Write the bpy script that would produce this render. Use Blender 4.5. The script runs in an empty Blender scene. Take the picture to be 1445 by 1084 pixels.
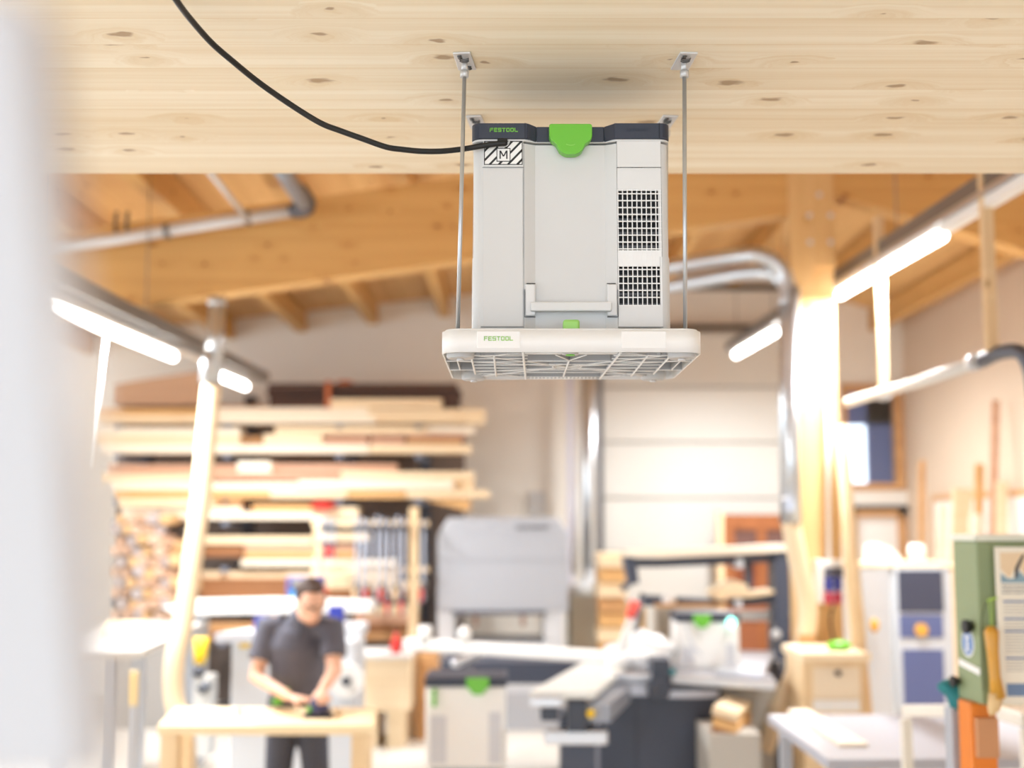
import bpy, bmesh, math, random
from mathutils import Vector, Matrix, Euler
random.seed(7)
R = math.radians
scene = bpy.context.scene
col = scene.collection

# ------------------------------------------------------------------ camera
CAM_Z, PITCH, F = 1.95, R(6.28), 1800.0
CX, CY = 722.5, 542.0
cam_data = bpy.data.cameras.new('camera')
cam = bpy.data.objects.new('camera', cam_data); col.objects.link(cam)
cam.location = (0, 0, CAM_Z); cam.rotation_euler = (R(90) + PITCH, 0, 0)
cam_data.sensor_width = 36.0; cam_data.lens = 36.0 * F / 1445.0
cam_data.clip_start = 0.05; cam_data.clip_end = 100
cam_data.dof.use_dof = True; cam_data.dof.focus_distance = 2.52
cam_data.dof.aperture_fstop = 1.75; cam_data.dof.aperture_blades = 0
scene.camera = cam
# ------------------------------------------------------------------ world and exposure
w = bpy.data.worlds.new('daylight'); scene.world = w; w.use_nodes = True
bg = w.node_tree.nodes['Background']
bg.inputs[0].default_value = (0.81, 0.91, 1.0, 1); bg.inputs[1].default_value = 2.6
scene.view_settings.view_transform = 'Standard'; scene.view_settings.look = 'None'
scene.view_settings.gamma = 1; scene.view_settings.use_curve_mapping = False
scene.view_settings.exposure = 0.40
scene.cycles.max_bounces = 8; scene.cycles.diffuse_bounces = 6
scene.cycles.sample_clamp_indirect = 6
LAMP_W = 85.0

def P(x, y, Y):
    """the point at distance Y (metres into the hall) seen at column x, row y of the 1445x1084 frame"""
    a, b = (x - CX) / F, (CY - y) / F
    t = Y / (math.cos(PITCH) - b * math.sin(PITCH))
    return Vector((a * t, Y, CAM_Z + (math.sin(PITCH) + b * math.cos(PITCH)) * t))
def PZ(x, y, z):
    a, b = (x - CX) / F, (CY - y) / F
    dz = math.sin(PITCH) + b * math.cos(PITCH); t = (z - CAM_Z) / dz
    return Vector((a * t, (math.cos(PITCH) - b * math.sin(PITCH)) * t, z))

# ------------------------------------------------------------------ materials
def lin(c):
    return tuple(((v/255)/12.92 if v/255 <= .04045 else ((v/255+.055)/1.055)**2.4) for v in c) + (1,)
MATS = {}
def mat(name, rgb, rough=.5, metal=0., emit=0., spec=.5, noise=0., nscale=20., trans=0.):
    if name in MATS: return MATS[name]
    m = bpy.data.materials.new(name); m.use_nodes = True
    nt = m.node_tree; b = nt.nodes['Principled BSDF']
    c = lin(rgb)
    b.inputs['Roughness'].default_value = rough; b.inputs['Metallic'].default_value = metal
    b.inputs['Specular IOR Level'].default_value = spec
    if trans: b.inputs['Transmission Weight'].default_value = trans
    n = nt.nodes.new('ShaderNodeTexNoise'); n.inputs['Scale'].default_value = nscale; n.inputs['Detail'].default_value = 4
    tc = nt.nodes.new('ShaderNodeTexCoord'); nt.links.new(tc.outputs['Object'], n.inputs['Vector'])
    mr = nt.nodes.new('ShaderNodeMapRange'); mr.inputs['To Min'].default_value = 1 - max(noise, .015); mr.inputs['To Max'].default_value = 1 + max(noise, .015)
    nt.links.new(n.outputs['Fac'], mr.inputs['Value'])
    mx = nt.nodes.new('ShaderNodeVectorMath'); mx.operation = 'SCALE'; mx.inputs[0].default_value = c[:3]
    nt.links.new(mr.outputs['Result'], mx.inputs['Scale']); nt.links.new(mx.outputs['Vector'], b.inputs['Base Color'])
    if emit:
        b.inputs['Emission Color'].default_value = c; b.inputs['Emission Strength'].default_value = emit
    MATS[name] = m; return m
def wood(name, light, dark, axis='X', board=0.0, grain=1.0, knots=.0, rough=.55, contrast=1.0, kscale=1.0, edge='Y'):
    """sawn timber: grain along `axis`, boards of width `board` across `edge`, scattered knots"""
    if name in MATS: return MATS[name]
    m = bpy.data.materials.new(name); m.use_nodes = True
    nt = m.node_tree; N = nt.nodes; L = nt.links; b = N['Principled BSDF']; b.inputs['Roughness'].default_value = rough
    b.inputs['Specular IOR Level'].default_value = .3
    tc = N.new('ShaderNodeTexCoord')
    def math_(op, a, bb=None, c=None):
        n = N.new('ShaderNodeMath'); n.operation = op
        for i, v in enumerate((a, bb, c)):
            if v is None: continue
            if isinstance(v, (int, float)): n.inputs[i].default_value = v
            else: L.new(v, n.inputs[i])
        return n.outputs[0]
    sep = N.new('ShaderNodeSeparateXYZ'); L.new(tc.outputs['Object'], sep.inputs[0])
    along = sep.outputs[axis]; others = [sep.outputs[k] for k in 'XYZ' if k != axis]
    across = sep.outputs[edge] if edge != axis else others[0]
    third = [sep.outputs[k] for k in 'XYZ' if k not in (axis, edge)][0]
    bid = math_('FLOOR', math_('DIVIDE', across, board)) if board else 0.0
    off = math_('MULTIPLY', bid, 7.31) if board else 0.0
    # voronoi knots first: they also bend the grain
    cb = N.new('ShaderNodeCombineXYZ')
    L.new(math_('ADD', math_('MULTIPLY', along, 4.6*kscale), off), cb.inputs[0]); L.new(math_('MULTIPLY', across, 8.0*kscale), cb.inputs[1]); L.new(math_('MULTIPLY', third, 3.0), cb.inputs[2])
    nd = N.new('ShaderNodeTexNoise'); nd.inputs['Scale'].default_value = 6; L.new(cb.outputs[0], nd.inputs['Vector'])
    va = N.new('ShaderNodeVectorMath'); va.operation = 'MULTIPLY_ADD'; L.new(nd.outputs['Color'], va.inputs[0]); va.inputs[1].default_value = (.18, .18, .05); L.new(cb.outputs[0], va.inputs[2])
    vo = N.new('ShaderNodeTexVoronoi'); vo.inputs['Scale'].default_value = 1.0; vo.voronoi_dimensions = '2D'; L.new(va.outputs[0], vo.inputs['Vector'])
    sc = N.new('ShaderNodeSeparateXYZ'); L.new(vo.outputs['Color'], sc.inputs[0])
    size = math_('MULTIPLY', sc.outputs[0], .12)
    core = math_('SUBTRACT', 1.0, math_('SMOOTH_MIN', 1.0, math_('DIVIDE', vo.outputs['Distance'], math_('ADD', size, .02)), .15))
    core = math_('MAXIMUM', core, 0.0)
    keep = math_('GREATER_THAN', sc.outputs[1], 1.0 - knots)
    core = math_('MULTIPLY', core, keep)
    halo = math_('MULTIPLY', math_('MAXIMUM', math_('SUBTRACT', 1.0, math_('DIVIDE', vo.outputs['Distance'], .45)), 0.0), keep)
    # grain
    cg = N.new('ShaderNodeCombineXYZ')
    L.new(math_('ADD', math_('MULTIPLY', along, .55*grain), off), cg.inputs[0])
    L.new(math_('ADD', math_('MULTIPLY', across, 22*grain), math_('MULTIPLY', halo, 2.0)), cg.inputs[1]); L.new(math_('MULTIPLY', third, 22*grain), cg.inputs[2])
    g1 = N.new('ShaderNodeTexNoise'); g1.inputs['Scale'].default_value = 1.0; g1.inputs['Detail'].default_value = 5; g1.inputs['Roughness'].default_value = .62; L.new(cg.outputs[0], g1.inputs['Vector'])
    cg2 = N.new('ShaderNodeVectorMath'); cg2.operation = 'MULTIPLY'; L.new(cg.outputs[0], cg2.inputs[0]); cg2.inputs[1].default_value = (1.5, 7, 7)
    g2 = N.new('ShaderNodeTexNoise'); g2.inputs['Detail'].default_value = 2; g2.inputs['Scale'].default_value = 1; L.new(cg2.outputs[0], g2.inputs['Vector'])
    f = math_('ADD', math_('MULTIPLY', math_('SUBTRACT', g1.outputs['Fac'], .5), 1.6*contrast), math_('MULTIPLY', math_('SUBTRACT', g2.outputs['Fac'], .5), .5*contrast))
    f = math_('ADD', f, .35)
    if board:
        wn = N.new('ShaderNodeTexWhiteNoise'); wn.noise_dimensions = '1D'; L.new(bid, wn.inputs['W'])
        f = math_('ADD', f, math_('MULTIPLY', math_('SUBTRACT', wn.outputs['Value'], .5), .35))
        fr = math_('FRACT', math_('DIVIDE', across, board))
        line = math_('GREATER_THAN', math_('ABSOLUTE', math_('SUBTRACT', fr, .5)), .5 - .0012/board)
        f = math_('ADD', f, math_('MULTIPLY', line, .5))
    f = math_('ADD', f, math_('MULTIPLY', halo, .35)); 
    cl = N.new('ShaderNodeClamp'); L.new(f, cl.inputs[0])
    mx = N.new('ShaderNodeMix'); mx.data_type = 'RGBA'; mx.inputs['A'].default_value = lin(light); mx.inputs['B'].default_value = lin(dark); L.new(cl.outputs[0], mx.inputs['Factor'])
    mk = N.new('ShaderNodeMix'); mk.data_type = 'RGBA'; L.new(mx.outputs['Result'], mk.inputs['A']); mk.inputs['B'].default_value = lin((max(dark[0]-75,25), max(dark[1]-85,15), max(dark[2]-80,8)))
    L.new(math_('MINIMUM', math_('MULTIPLY', core, 1.6), .72), mk.inputs['Factor'])
    L.new(mk.outputs['Result'], b.inputs['Base Color'])
    MATS[name] = m; return m

# ------------------------------------------------------------------ mesh helper
class MB:
    def __init__(s): s.b = bmesh.new(); s.m = 0; s.mats = []
    def use(s, m):
        if m not in s.mats: s.mats.append(m)
        s.m = s.mats.index(m); return s
    def _f(s, vs, smooth=False):
        try:
            f = s.b.faces.new(vs); f.material_index = s.m; f.smooth = smooth; return f
        except ValueError: return None
    def box(s, lo, hi, rot=None, pivot=None):
        x0,y0,z0 = [min(a,b) for a,b in zip(lo,hi)]; x1,y1,z1 = [max(a,b) for a,b in zip(lo,hi)]
        co = [Vector(c) for c in ((x0,y0,z0),(x1,y0,z0),(x1,y1,z0),(x0,y1,z0),(x0,y0,z1),(x1,y0,z1),(x1,y1,z1),(x0,y1,z1))]
        if rot is not None:
            pv = Vector(pivot) if pivot is not None else (co[0]+co[6])/2
            M = Euler(rot).to_matrix(); co = [M @ (c-pv) + pv for c in co]
        v = [s.b.verts.new(c) for c in co]
        for q in ((3,2,1,0),(4,5,6,7),(0,1,5,4),(1,2,6,5),(2,3,7,6),(3,0,4,7)): s._f([v[i] for i in q])
        return s
    def hexa(s, pts):
        """8 corners ordered like a box: bottom ring then top ring"""
        v = [s.b.verts.new(Vector(c)) for c in pts]
        for q in ((3,2,1,0),(4,5,6,7),(0,1,5,4),(1,2,6,5),(2,3,7,6),(3,0,4,7)): s._f([v[i] for i in q])
        return s
    def beam(s, a, b, wid, hgt, up=(0,0,1), roll=0):
        a, b = Vector(a), Vector(b); d = (b-a).normalized(); u = Vector(up)
        sx = d.cross(u).normalized() if d.cross(u).length > 1e-4 else Vector((1,0,0)); uz = sx.cross(d).normalized()
        if roll: 
            q = Matrix.Rotation(roll, 3, d); sx = q @ sx; uz = q @ uz
        c = []
        for p in (a, b):
            c.append([p - sx*wid/2 - uz*hgt/2, p + sx*wid/2 - uz*hgt/2, p + sx*wid/2 + uz*hgt/2, p - sx*wid/2 + uz*hgt/2])
        v = [s.b.verts.new(x) for x in c[0]+c[1]]
        for q in ((0,1,2,3),(7,6,5,4),(0,4,5,1),(1,5,6,2),(2,6,7,3),(3,7,4,0)): s._f([v[i] for i in q])
        return s
    def tube(s, pts, r, seg=14, caps=True, smooth=True, flat=None):
        pts = [Vector(p) for p in pts]; rs = r if isinstance(r, (list, tuple)) else [r]*len(pts)
        rings = []; prev = None
        for i, p in enumerate(pts):
            d = (pts[min(i+1,len(pts)-1)] - pts[max(i-1,0)])
            d = d.normalized() if d.length else Vector((0,0,1))
            if prev is None:
                u = d.orthogonal().normalized()
                if abs(d.z) < .9: u = Vector((0,0,1)).cross(d).normalized()
            else:
                u = prev - d*prev.dot(d); u = u.normalized() if u.length > 1e-6 else d.orthogonal().normalized()
            prev = u; v = d.cross(u)
            fl = flat or 1.0
            rings.append([s.b.verts.new(p + (u*math.cos(2*math.pi*k/seg) + v*fl*math.sin(2*math.pi*k/seg))*rs[i]) for k in range(seg)])
        for a, b in zip(rings, rings[1:]):
            for k in range(seg): s._f([a[k], a[(k+1)%seg], b[(k+1)%seg], b[k]], smooth)
        if caps: s._f(rings[0][::-1]); s._f(rings[-1])
        return s
    def cyl(s, a, b, r, r2=None, seg=16): return s.tube([a, b], [r, r if r2 is None else r2], seg)
    def prism(s, poly, axis, d0, d1, smooth=False):
        """poly of 2D points extruded along axis; 'Z': (x,y), 'Y': (x,z), 'X': (y,z)"""
        def mk(p, d): return {'Z': (p[0],p[1],d), 'Y': (p[0],d,p[1]), 'X': (d,p[0],p[1])}[axis]
        a = [s.b.verts.new(mk(p,d0)) for p in poly]; b = [s.b.verts.new(mk(p,d1)) for p in poly]
        n = len(poly)
        for i in range(n): s._f([a[i], a[(i+1)%n], b[(i+1)%n], b[i]], smooth)
        s._f(a[::-1]); s._f(b)
        return s
    def ball(s, c, r, seg=16, ring=10, sx=1, sy=1, sz=1, rot=None):
        M = Matrix.Translation(Vector(c)) @ (Euler(rot).to_matrix().to_4x4() if rot else Matrix()) @ Matrix.Diagonal((r*sx, r*sy, r*sz, 1))
        g = bmesh.ops.create_uvsphere(s.b, u_segments=seg, v_segments=ring, radius=1, matrix=M)
        for v in g['verts']:
            for f in v.link_faces: f.material_index = s.m; f.smooth = True
        return s
    def text(s, body, size, M, ext=.0003, bold=0):
        cu = bpy.data.curves.new('t', 'FONT'); cu.body = body; cu.size = size; cu.extrude = ext; cu.offset = bold; cu.align_x = 'CENTER'; cu.align_y = 'CENTER'; cu.resolution_u = 2
        ob = bpy.data.objects.new('t', cu); me = bpy.data.meshes.new_from_object(ob)
        me.transform(M); n = len(s.b.faces); s.b.from_mesh(me); s.b.faces.ensure_lookup_table()
        for f in s.b.faces[n:]: f.material_index = s.m
        bpy.data.objects.remove(ob); bpy.data.curves.remove(cu); bpy.data.meshes.remove(me); return s
    def build(s, name, m=None, parent=None, local=False, bevel=0, seg=2, **tags):
        if m is not None: s.mats = [m] + [q for q in s.mats if q is not m] if not s.mats else s.mats
        if not s.mats: s.mats = [m]
        bmesh.ops.recalc_face_normals(s.b, faces=s.b.faces)
        if parent is not None:
            off = Vector((0,0,0)); q = parent
            while q is not None: off += q.location; q = q.parent
            loc = Vector((0,0,0))
        else:
            vs = [v.co for v in s.b.verts]
            off = Vector(((min(v.x for v in vs)+max(v.x for v in vs))/2, (min(v.y for v in vs)+max(v.y for v in vs))/2, min(v.z for v in vs)))
            loc = off.copy()
        if not (local and parent is not None): bmesh.ops.translate(s.b, verts=s.b.verts, vec=-off)
        me = bpy.data.meshes.new(name); s.b.to_mesh(me); s.b.free()
        for q in s.mats: me.materials.append(q)
        o = bpy.data.objects.new(name, me); col.objects.link(o); o.parent = parent; o.location = loc
        if bevel:
            bv = o.modifiers.new('edges', 'BEVEL'); bv.width = bevel; bv.segments = seg; bv.limit_method = 'ANGLE'; bv.angle_limit = R(35)
        for k, v in tags.items(): o[k] = v
        return o
def thing(name, label, category, loc, rz=0, group=None):
    o = bpy.data.objects.new(name, None); col.objects.link(o); o.location = loc; o.rotation_euler = (0,0,rz)
    o['label'] = label; o['category'] = category
    if group: o['group'] = group
    return o
def tag(o, label, category, group=None):
    o['label'] = label; o['category'] = category
    if group: o['group'] = group
    return o
def struct(o): o['kind'] = 'structure'; return o
def copy_tree(o, parent=None):
    c = o.copy(); col.objects.link(c); c.parent = parent
    for ch in list(o.children): copy_tree(ch, c)
    return c
def bx(x0, x1, y0, y1, Y, depth):
    """box corners: front face at distance Y spanning columns x0..x1 and rows y0..y1"""
    ym = (y0+y1)/2
    return (P(x0,ym,Y).x, Y, P((x0+x1)/2,y1,Y).z), (P(x1,ym,Y).x, Y+depth, P((x0+x1)/2,y0,Y).z)
def smooth_pts(pts, n=8):
    pts = [Vector(p) for p in pts]; out = []
    for i in range(len(pts)-1):
        p0, p1, p2, p3 = pts[max(i-1,0)], pts[i], pts[i+1], pts[min(i+2,len(pts)-1)]
        for k in range(n):
            t = k/n
            out.append(.5*((2*p1)+(p2-p0)*t+(2*p0-5*p1+4*p2-p3)*t*t+(3*p1-p0-3*p2+p3)*t**3))
    out.append(pts[-1]); return out
def wordmark(mb, x0, z0, h, width, y, d):
    """seven wide block letters F E S T O O L drawn with strokes, facing -Y"""
    lw = width/7; g = lw*.16; s_ = h*.2
    def st(i, a, b, c, e): mb.box((x0+i*lw+a*(lw-g), y-d, z0+b*h), (x0+i*lw+c*(lw-g), y+d, z0+e*h))
    k = s_/(lw-g)
    for i, ch in enumerate('FESTOOL'):
        if ch in 'FEL': st(i,0,0,k,1)
        if ch in 'FE': st(i,0,.8,1,1); st(i,0,.42,.9,.6)
        if ch in 'EL': st(i,0,0,1,.2)
        if ch == 'S': st(i,0,.8,1,1); st(i,0,.4,1,.6); st(i,0,0,1,.2); st(i,0,.5,k,.9); st(i,1-k,.1,1,.5)
        if ch == 'T': st(i,0,.8,1,1); st(i,.5-k/2,0,.5+k/2,1)
        if ch == 'O': st(i,.08,.8,.92,1); st(i,.08,0,.92,.2); st(i,0,.1,k,.9); st(i,1-k,.1,1,.9)

# palette
spruce = wood('spruce_underside', (250,242,222), (226,204,164), 'X', .13, 1.0, .42, contrast=1.0, kscale=1.0)
glulam = wood('glulam_beam', (220,176,112), (194,144,82), 'X', .0, .5, .35, edge='Z', contrast=1.0)
glulamy = wood('glulam_purlin', (220,176,112), (194,144,82), 'Y', .0, .5, .3, edge='Z')
roofwood = wood('roof_boards', (230,186,124), (196,144,84), 'Y', .2, .6, .2, edge='X')
postwood = wood('post_timber', (228,192,138), (206,162,102), 'Z', 0, .5, .2, edge='X')
palewood = wood('pale_timber', (243,222,188), (218,184,138), 'X', 0, .6, .1, edge='Z')
palewoodz = wood('pale_upright_timber', (240,216,178), (214,180,132), 'Z', 0, .6, .1, edge='X')
palewoody = wood('pale_batten', (240,214,170), (212,176,124), 'Y', 0, .6, .1, edge='X')
tanwood = wood('tan_timber', (214,168,118), (170,120,76), 'X', 0, .6, .2, edge='Z')
brownwood = wood('brown_timber', (150,92,60), (96,56,38), 'X', 0, .6, .1, edge='Z')
darkwood = wood('dark_timber', (92,66,56), (52,38,34), 'X', .05, .6, .0, edge='Z')
doorwood = wood('door_timber', (164,102,62), (126,74,42), 'Z', 0, .6, .1, edge='X')
plywood = wood('plywood', (222,200,172), (206,178,146), 'Z', 0, .3, .02, edge='Y', contrast=.5)
ashy = wood('bench_maple', (248,228,190), (230,200,154), 'X', .1, .6, .05, contrast=.5)
wallm = mat('unseen_wall_plaster', (240,236,228), .8, noise=.02, nscale=3)
wallp = mat('wall_panel_beige', (220,200,178), .75, noise=.03, nscale=2)
floorm = mat('floor_concrete', (224,220,212), .45, noise=.06, nscale=2.5)
white = mat('white_enamel', (238,238,236), .4)
plastic = mat('light_grey_plastic', (212,212,212), .45, spec=.4)
plastic2 = mat('pale_grey_plastic', (222,222,222), .45, spec=.4)
traym = mat('white_plastic_tray', (238,238,237), .45, spec=.4)
navy = mat('navy_plastic', (46,52,68), .45)
green = mat('bright_green_plastic', (106,188,52), .35)
black = mat('black_rubber', (22,22,22), .5)
darkin = mat('dark_inside', (38,38,40), .6)
greyfin = mat('grey_fins', (92,94,98), .6)
galv = mat('galvanised_steel', (214,215,217), .38, .35, noise=.06, nscale=60)
duct = mat('spiral_duct_steel', (196,200,204), .28, .85, noise=.05, nscale=8)
steel = mat('rod_steel', (190,192,194), .3, .6)
tray_st = mat('cable_tray_steel', (128,126,124), .4, .6, noise=.05)
dgrey = mat('slate_enamel', (66,72,88), .45)
mgrey = mat('machine_grey', (176,180,188), .45, .1, noise=.02, nscale=3)
lgrey = mat('light_machine_grey', (206,210,216), .45)
alu = mat('aluminium', (206,208,212), .3, .8)
blue = mat('deep_blue', (44,56,150), .45)
yellow = mat('yellow_plastic', (232,190,20), .45)
red = mat('red_plastic', (206,44,38), .45)
orange = mat('orange_enamel', (228,128,30), .45)
sage = mat('sage_green_enamel', (138,152,112), .5, noise=.03, nscale=4)
beigehose = mat('beige_flexible_hose', (228,206,172), .5)
amber = mat('amber_plastic', (228,170,72), .4)
teal = mat('teal_cloth', (40,124,130), .8)
paper = mat('paper', (238,232,218), .7)
inkgrey = mat('printed_grey', (150,148,146), .7)
inkblue = mat('printed_blue', (96,118,160), .7)
inkpale = mat('printed_pale_blue', (136,164,180), .7)
peach = mat('printed_peach', (230,206,172), .7)
ink = mat('printed_black', (34,34,36), .6)
lampm = mat('lit_tube', (255,252,246), .4, emit=9.0)
glassblue = mat('bluish_glass', (70,82,120), .15, spec=.6)
# ------------------------------------------------------------------ the hall
RX, RZ = 2.6, 5.0                      # ridge
def roofz(x): return RZ - .105*(RX-x) if x < RX else RZ - .30*(x-RX)
m = MB(); m.box((-14,-4.2,-.1),(8,20,0)); struct(m.build('floor', floorm))
m = MB().use(wallm)
m.prism([(-7.6,0),(3.9,0),(3.9,roofz(3.9)),(RX,RZ),(-7.6,roofz(-7.6))], 'Y', 15.0, 15.2)
m.box((3.9,15,2.17),(4.75,15.2,2.37)); m.prism([(3.9,3.57),(4.75,3.57),(4.75,roofz(4.75)),(3.9,roofz(3.9))],'Y',15.0,15.2)
m.box((3.9,15,0),(3.97,15.2,2.17)); m.box((4.6,15,0),(4.75,15.2,2.17)); m.box((4.58,15,2.37),(4.75,15.2,3.57))
struct(m.build('wall_back'))
m = MB(); m.prism([(-4.0,0),(15.0,0),(15.0,roofz(4.63)),(-4.0,roofz(4.63))],'X',4.63,4.75); struct(m.build('wall_right', wallp))
# room seen through the window
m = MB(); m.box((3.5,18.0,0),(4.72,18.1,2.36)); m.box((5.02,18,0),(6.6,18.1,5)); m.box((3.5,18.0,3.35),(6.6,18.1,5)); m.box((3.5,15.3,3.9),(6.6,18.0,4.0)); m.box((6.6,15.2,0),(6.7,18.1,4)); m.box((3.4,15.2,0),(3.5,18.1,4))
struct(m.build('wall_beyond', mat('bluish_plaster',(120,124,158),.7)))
m = MB(); m.prism([(-7.8,roofz(-7.8)),(RX,RZ),(4.9,roofz(4.9)),(4.9,roofz(4.9)+.12),(RX,RZ+.12),(-7.8,roofz(-7.8)+.12)],'Y',-4.0,15.3)
struct(m.build('ceiling', roofwood))
m = MB(); m.box((-7.6,-4.1,0),(-3.2,-4.0,roofz(-2))); m.box((3.2,-4.1,0),(4.75,-4.0,roofz(-2))); m.box((-3.2,-4.1,3.7),(3.2,-4.0,roofz(-2))); struct(m.build('unseen_front_wall', wallm))  # unseen wall added behind the camera to shield and shape the frontal light
# window frame, glass
wf = thing('window_1', '', '', (4.24,15.0,2.37)); del wf['label'], wf['category']; struct(wf)
m = MB()
for lo, hi in (((3.88,14.95,2.35),(4.60,15.1,2.43)), ((3.88,14.95,3.50),(4.60,15.1,3.59)), ((3.88,14.95,2.43),(3.94,15.1,3.5)), ((4.50,14.95,2.43),(4.60,15.1,3.5))): m.box(lo, hi)
m.build('frame', tanwood, wf)
gl = mat('clear_glass',(235,240,245),.02,trans=1.0); m = MB(); m.box((3.94,15.03,2.43),(4.5,15.04,3.5)); m.build('pane', gl, wf)
# doorway below the window, white leaf in a timber frame
dr = thing('door_2', '', '', (4.28,15.0,0)); del dr['label'], dr['category']; struct(dr)
m = MB(); m.box((3.95,14.96,0),(4.02,15.08,2.12)); m.box((4.52,14.96,0),(4.60,15.08,2.12)); m.box((3.95,14.96,2.04),(4.60,15.08,2.12)); m.build('frame', tanwood, dr)
m = MB(); m.box((3.95,14.94,2.12),(4.62,15.06,2.17)); m.build('lintel_strip', mat('dark_strip',(52,48,48),.5), dr)
m = MB(); m.box((4.02,15.05,.01),(4.52,15.10,2.04)); m.build('leaf', white, dr)
# sectional door
sd = thing('door_1', '', '', (2.1,14.9,0)); del sd['label'], sd['category']; struct(sd)
dp = mat('sectional_panel', (218,217,212), .5); z0 = 0.02
for z1 in (.55, 1.05, 1.62, 2.25, 2.9, 3.55, 4.2):
    m = MB(); m.box((1.06,14.86,z0+.012),(3.25,14.93,z1-.012)); m.build('panel', dp, sd, bevel=.01); z0 = z1
m = MB(); m.box((.96,14.82,0),(1.06,15.0,4.3)); m.box((3.25,14.82,0),(3.35,15.0,4.3)); m.build('guide_rail', mat('door_rail_grey',(112,112,116),.4,.5), sd)
m = MB(); m.box((1.06,14.90,.02),(3.25,14.97,4.19)); m.build('joint_strip', mat('joint_grey',(176,174,168),.6), sd)
m = MB(); m.cyl((.96,14.8,4.72),(3.4,14.8,4.72),.035); m.build('torsion_shaft', mat('shaft_grey',(96,92,90),.4,.6), sd)
m = MB(); m.box((.96,14.8,4.22),(3.4,14.86,4.28)); m.build('header_rail', mat('shaft_grey',(96,92,90)), sd)

# big glulam frame, purlins
BY = 8.6
def lowz(x): return 4.067 + .142*(x-1.875)
m = MB(); m.prism([(-4.6,lowz(-4.6)),(1.9,lowz(1.9)),(1.9,lowz(1.9)+.585),(-4.6,lowz(-4.6)+.585)],'Y',BY,BY+.2)
tag(struct(m.build('glulam_beam', glulam)), 'long sloping glulam beam across the hall behind the hanging unit', 'beam')
m = MB(); m.prism([(2.2,4.22),(4.63,3.49),(4.63,4.07),(2.2,4.80)],'Y',BY,BY+.2)
tag(struct(m.build('glulam_beam', glulam)), 'glulam beam sloping down to the right wall beyond the post', 'beam')
po = thing('timber_post', 'stout glulam post carrying the sloping beams, steel dowels near its head', 'post', (2.05,BY+.1,0)); struct(po)
m = MB(); m.box((1.9,BY-.02,0),(2.06,BY+.22,4.85)); m.box((2.07,BY+.02,0),(2.21,BY+.2,3.86)); m.build('shaft', postwood, po, bevel=.004)
m = MB(); m.box((2.06,BY-.02,3.7),(2.215,BY+.22,4.85)); m.build('head_block', postwood, po, bevel=.004)
for (dx, dy) in ((1156,275),(1142,304),(1172,304),(1143,342),(1172,342)):
    c = P(dx, dy, BY-.022); m = MB(); m.cyl((c.x,BY-.03,c.z),(c.x,BY+.0,c.z),.018); m.build('dowel', galv, po)
xs = [-5.9+.85*i for i in range(13)]
names = ['far left', 'second from far left', 'third from far left', 'fourth from far left', 'fifth from far left', 'sixth from far left', 'seventh from far left', 'eighth, left of the ridge', 'ninth, left of the ridge', 'tenth, left of the ridge', 'first right of the ridge', 'second right of the ridge', 'third right of the ridge']
for x, nm in zip(xs, names):
    m = MB(); z = min(roofz(x-.06), roofz(x+.06)); m.box((x-.06,-3.9,z-.24),(x+.06,14.99,z-.003))
    tag(struct(m.build('roof_purlin', glulamy)), f'spruce purlin under the roof boards, {nm}', 'purlin', 'purlins under the roof')
# bright spruce beam the unit hangs from
BZ = CAM_Z + .936
m = MB(); m.box((-4.5,1.75,BZ),(4.6,3.34,BZ+.2))
tag(struct(m.build('ceiling_beam', spruce)), 'broad pale spruce beam overhead that the white unit hangs from', 'beam')

# ------------------------------------------------------------------ the hanging air cleaner
UX, FY = .119, 2.515                     # centre line and front face
def fz(y, Y=FY): return P(800, y, Y).z
def ux(x): return UX + (x-808)*.001415
ZB, ZT = fz(466), fz(197)                # body bottom / top
ac = thing('air_cleaner', 'white box-shaped workshop air cleaner with dark lid and green latch, hanging under the pale beam', 'air cleaner', (UX, FY+.15, ZB))
def plan(hw, y0, rec, y1, r, groove=True, rin=True):
    """plan outline of the housing: rounded corners and a shallow sloped channel down the middle of the front"""
    pts = []
    for k in range(7): a = math.pi + k*math.pi/12; pts.append((UX-hw+r+math.cos(a)*r, y0+r+math.sin(a)*r))
    if rin: pts += [(ux(742),y0),(ux(757),y0+rec),(ux(857),y0+rec),(ux(873),y0)]
    if groove: pts += [(ux(873.5),y0),(ux(873.5),y0+.03),(ux(937),y0+.03),(ux(937),y0)]
    for k in range(7): a = 1.5*math.pi + k*math.pi/12; pts.append((UX+hw-r+math.cos(a)*r, y0+r+math.sin(a)*r))
    for k in range(7): a = k*math.pi/12; pts.append((UX+hw-r+math.cos(a)*r, y1-r+math.sin(a)*r))
    for k in range(7): a = .5*math.pi + k*math.pi/12; pts.append((UX-hw+r+math.cos(a)*r, y1-r+math.sin(a)*r))
    return pts
zs = fz(362)
m = MB(); m.prism(plan(.199,FY,.012,FY+.296,.022), 'Z', ZB, zs-.0006); m.prism(plan(.1975,FY+.001,.0125,FY+.295,.022), 'Z', zs-.0006, ZT-.008)
m.prism([(p[0],p[1]) for p in plan(.200,FY-.0015,.0105,FY+.2975,.022,groove=False)], 'Z', ZT-.004, ZT)
m.build('housing', plastic, ac)
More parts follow.
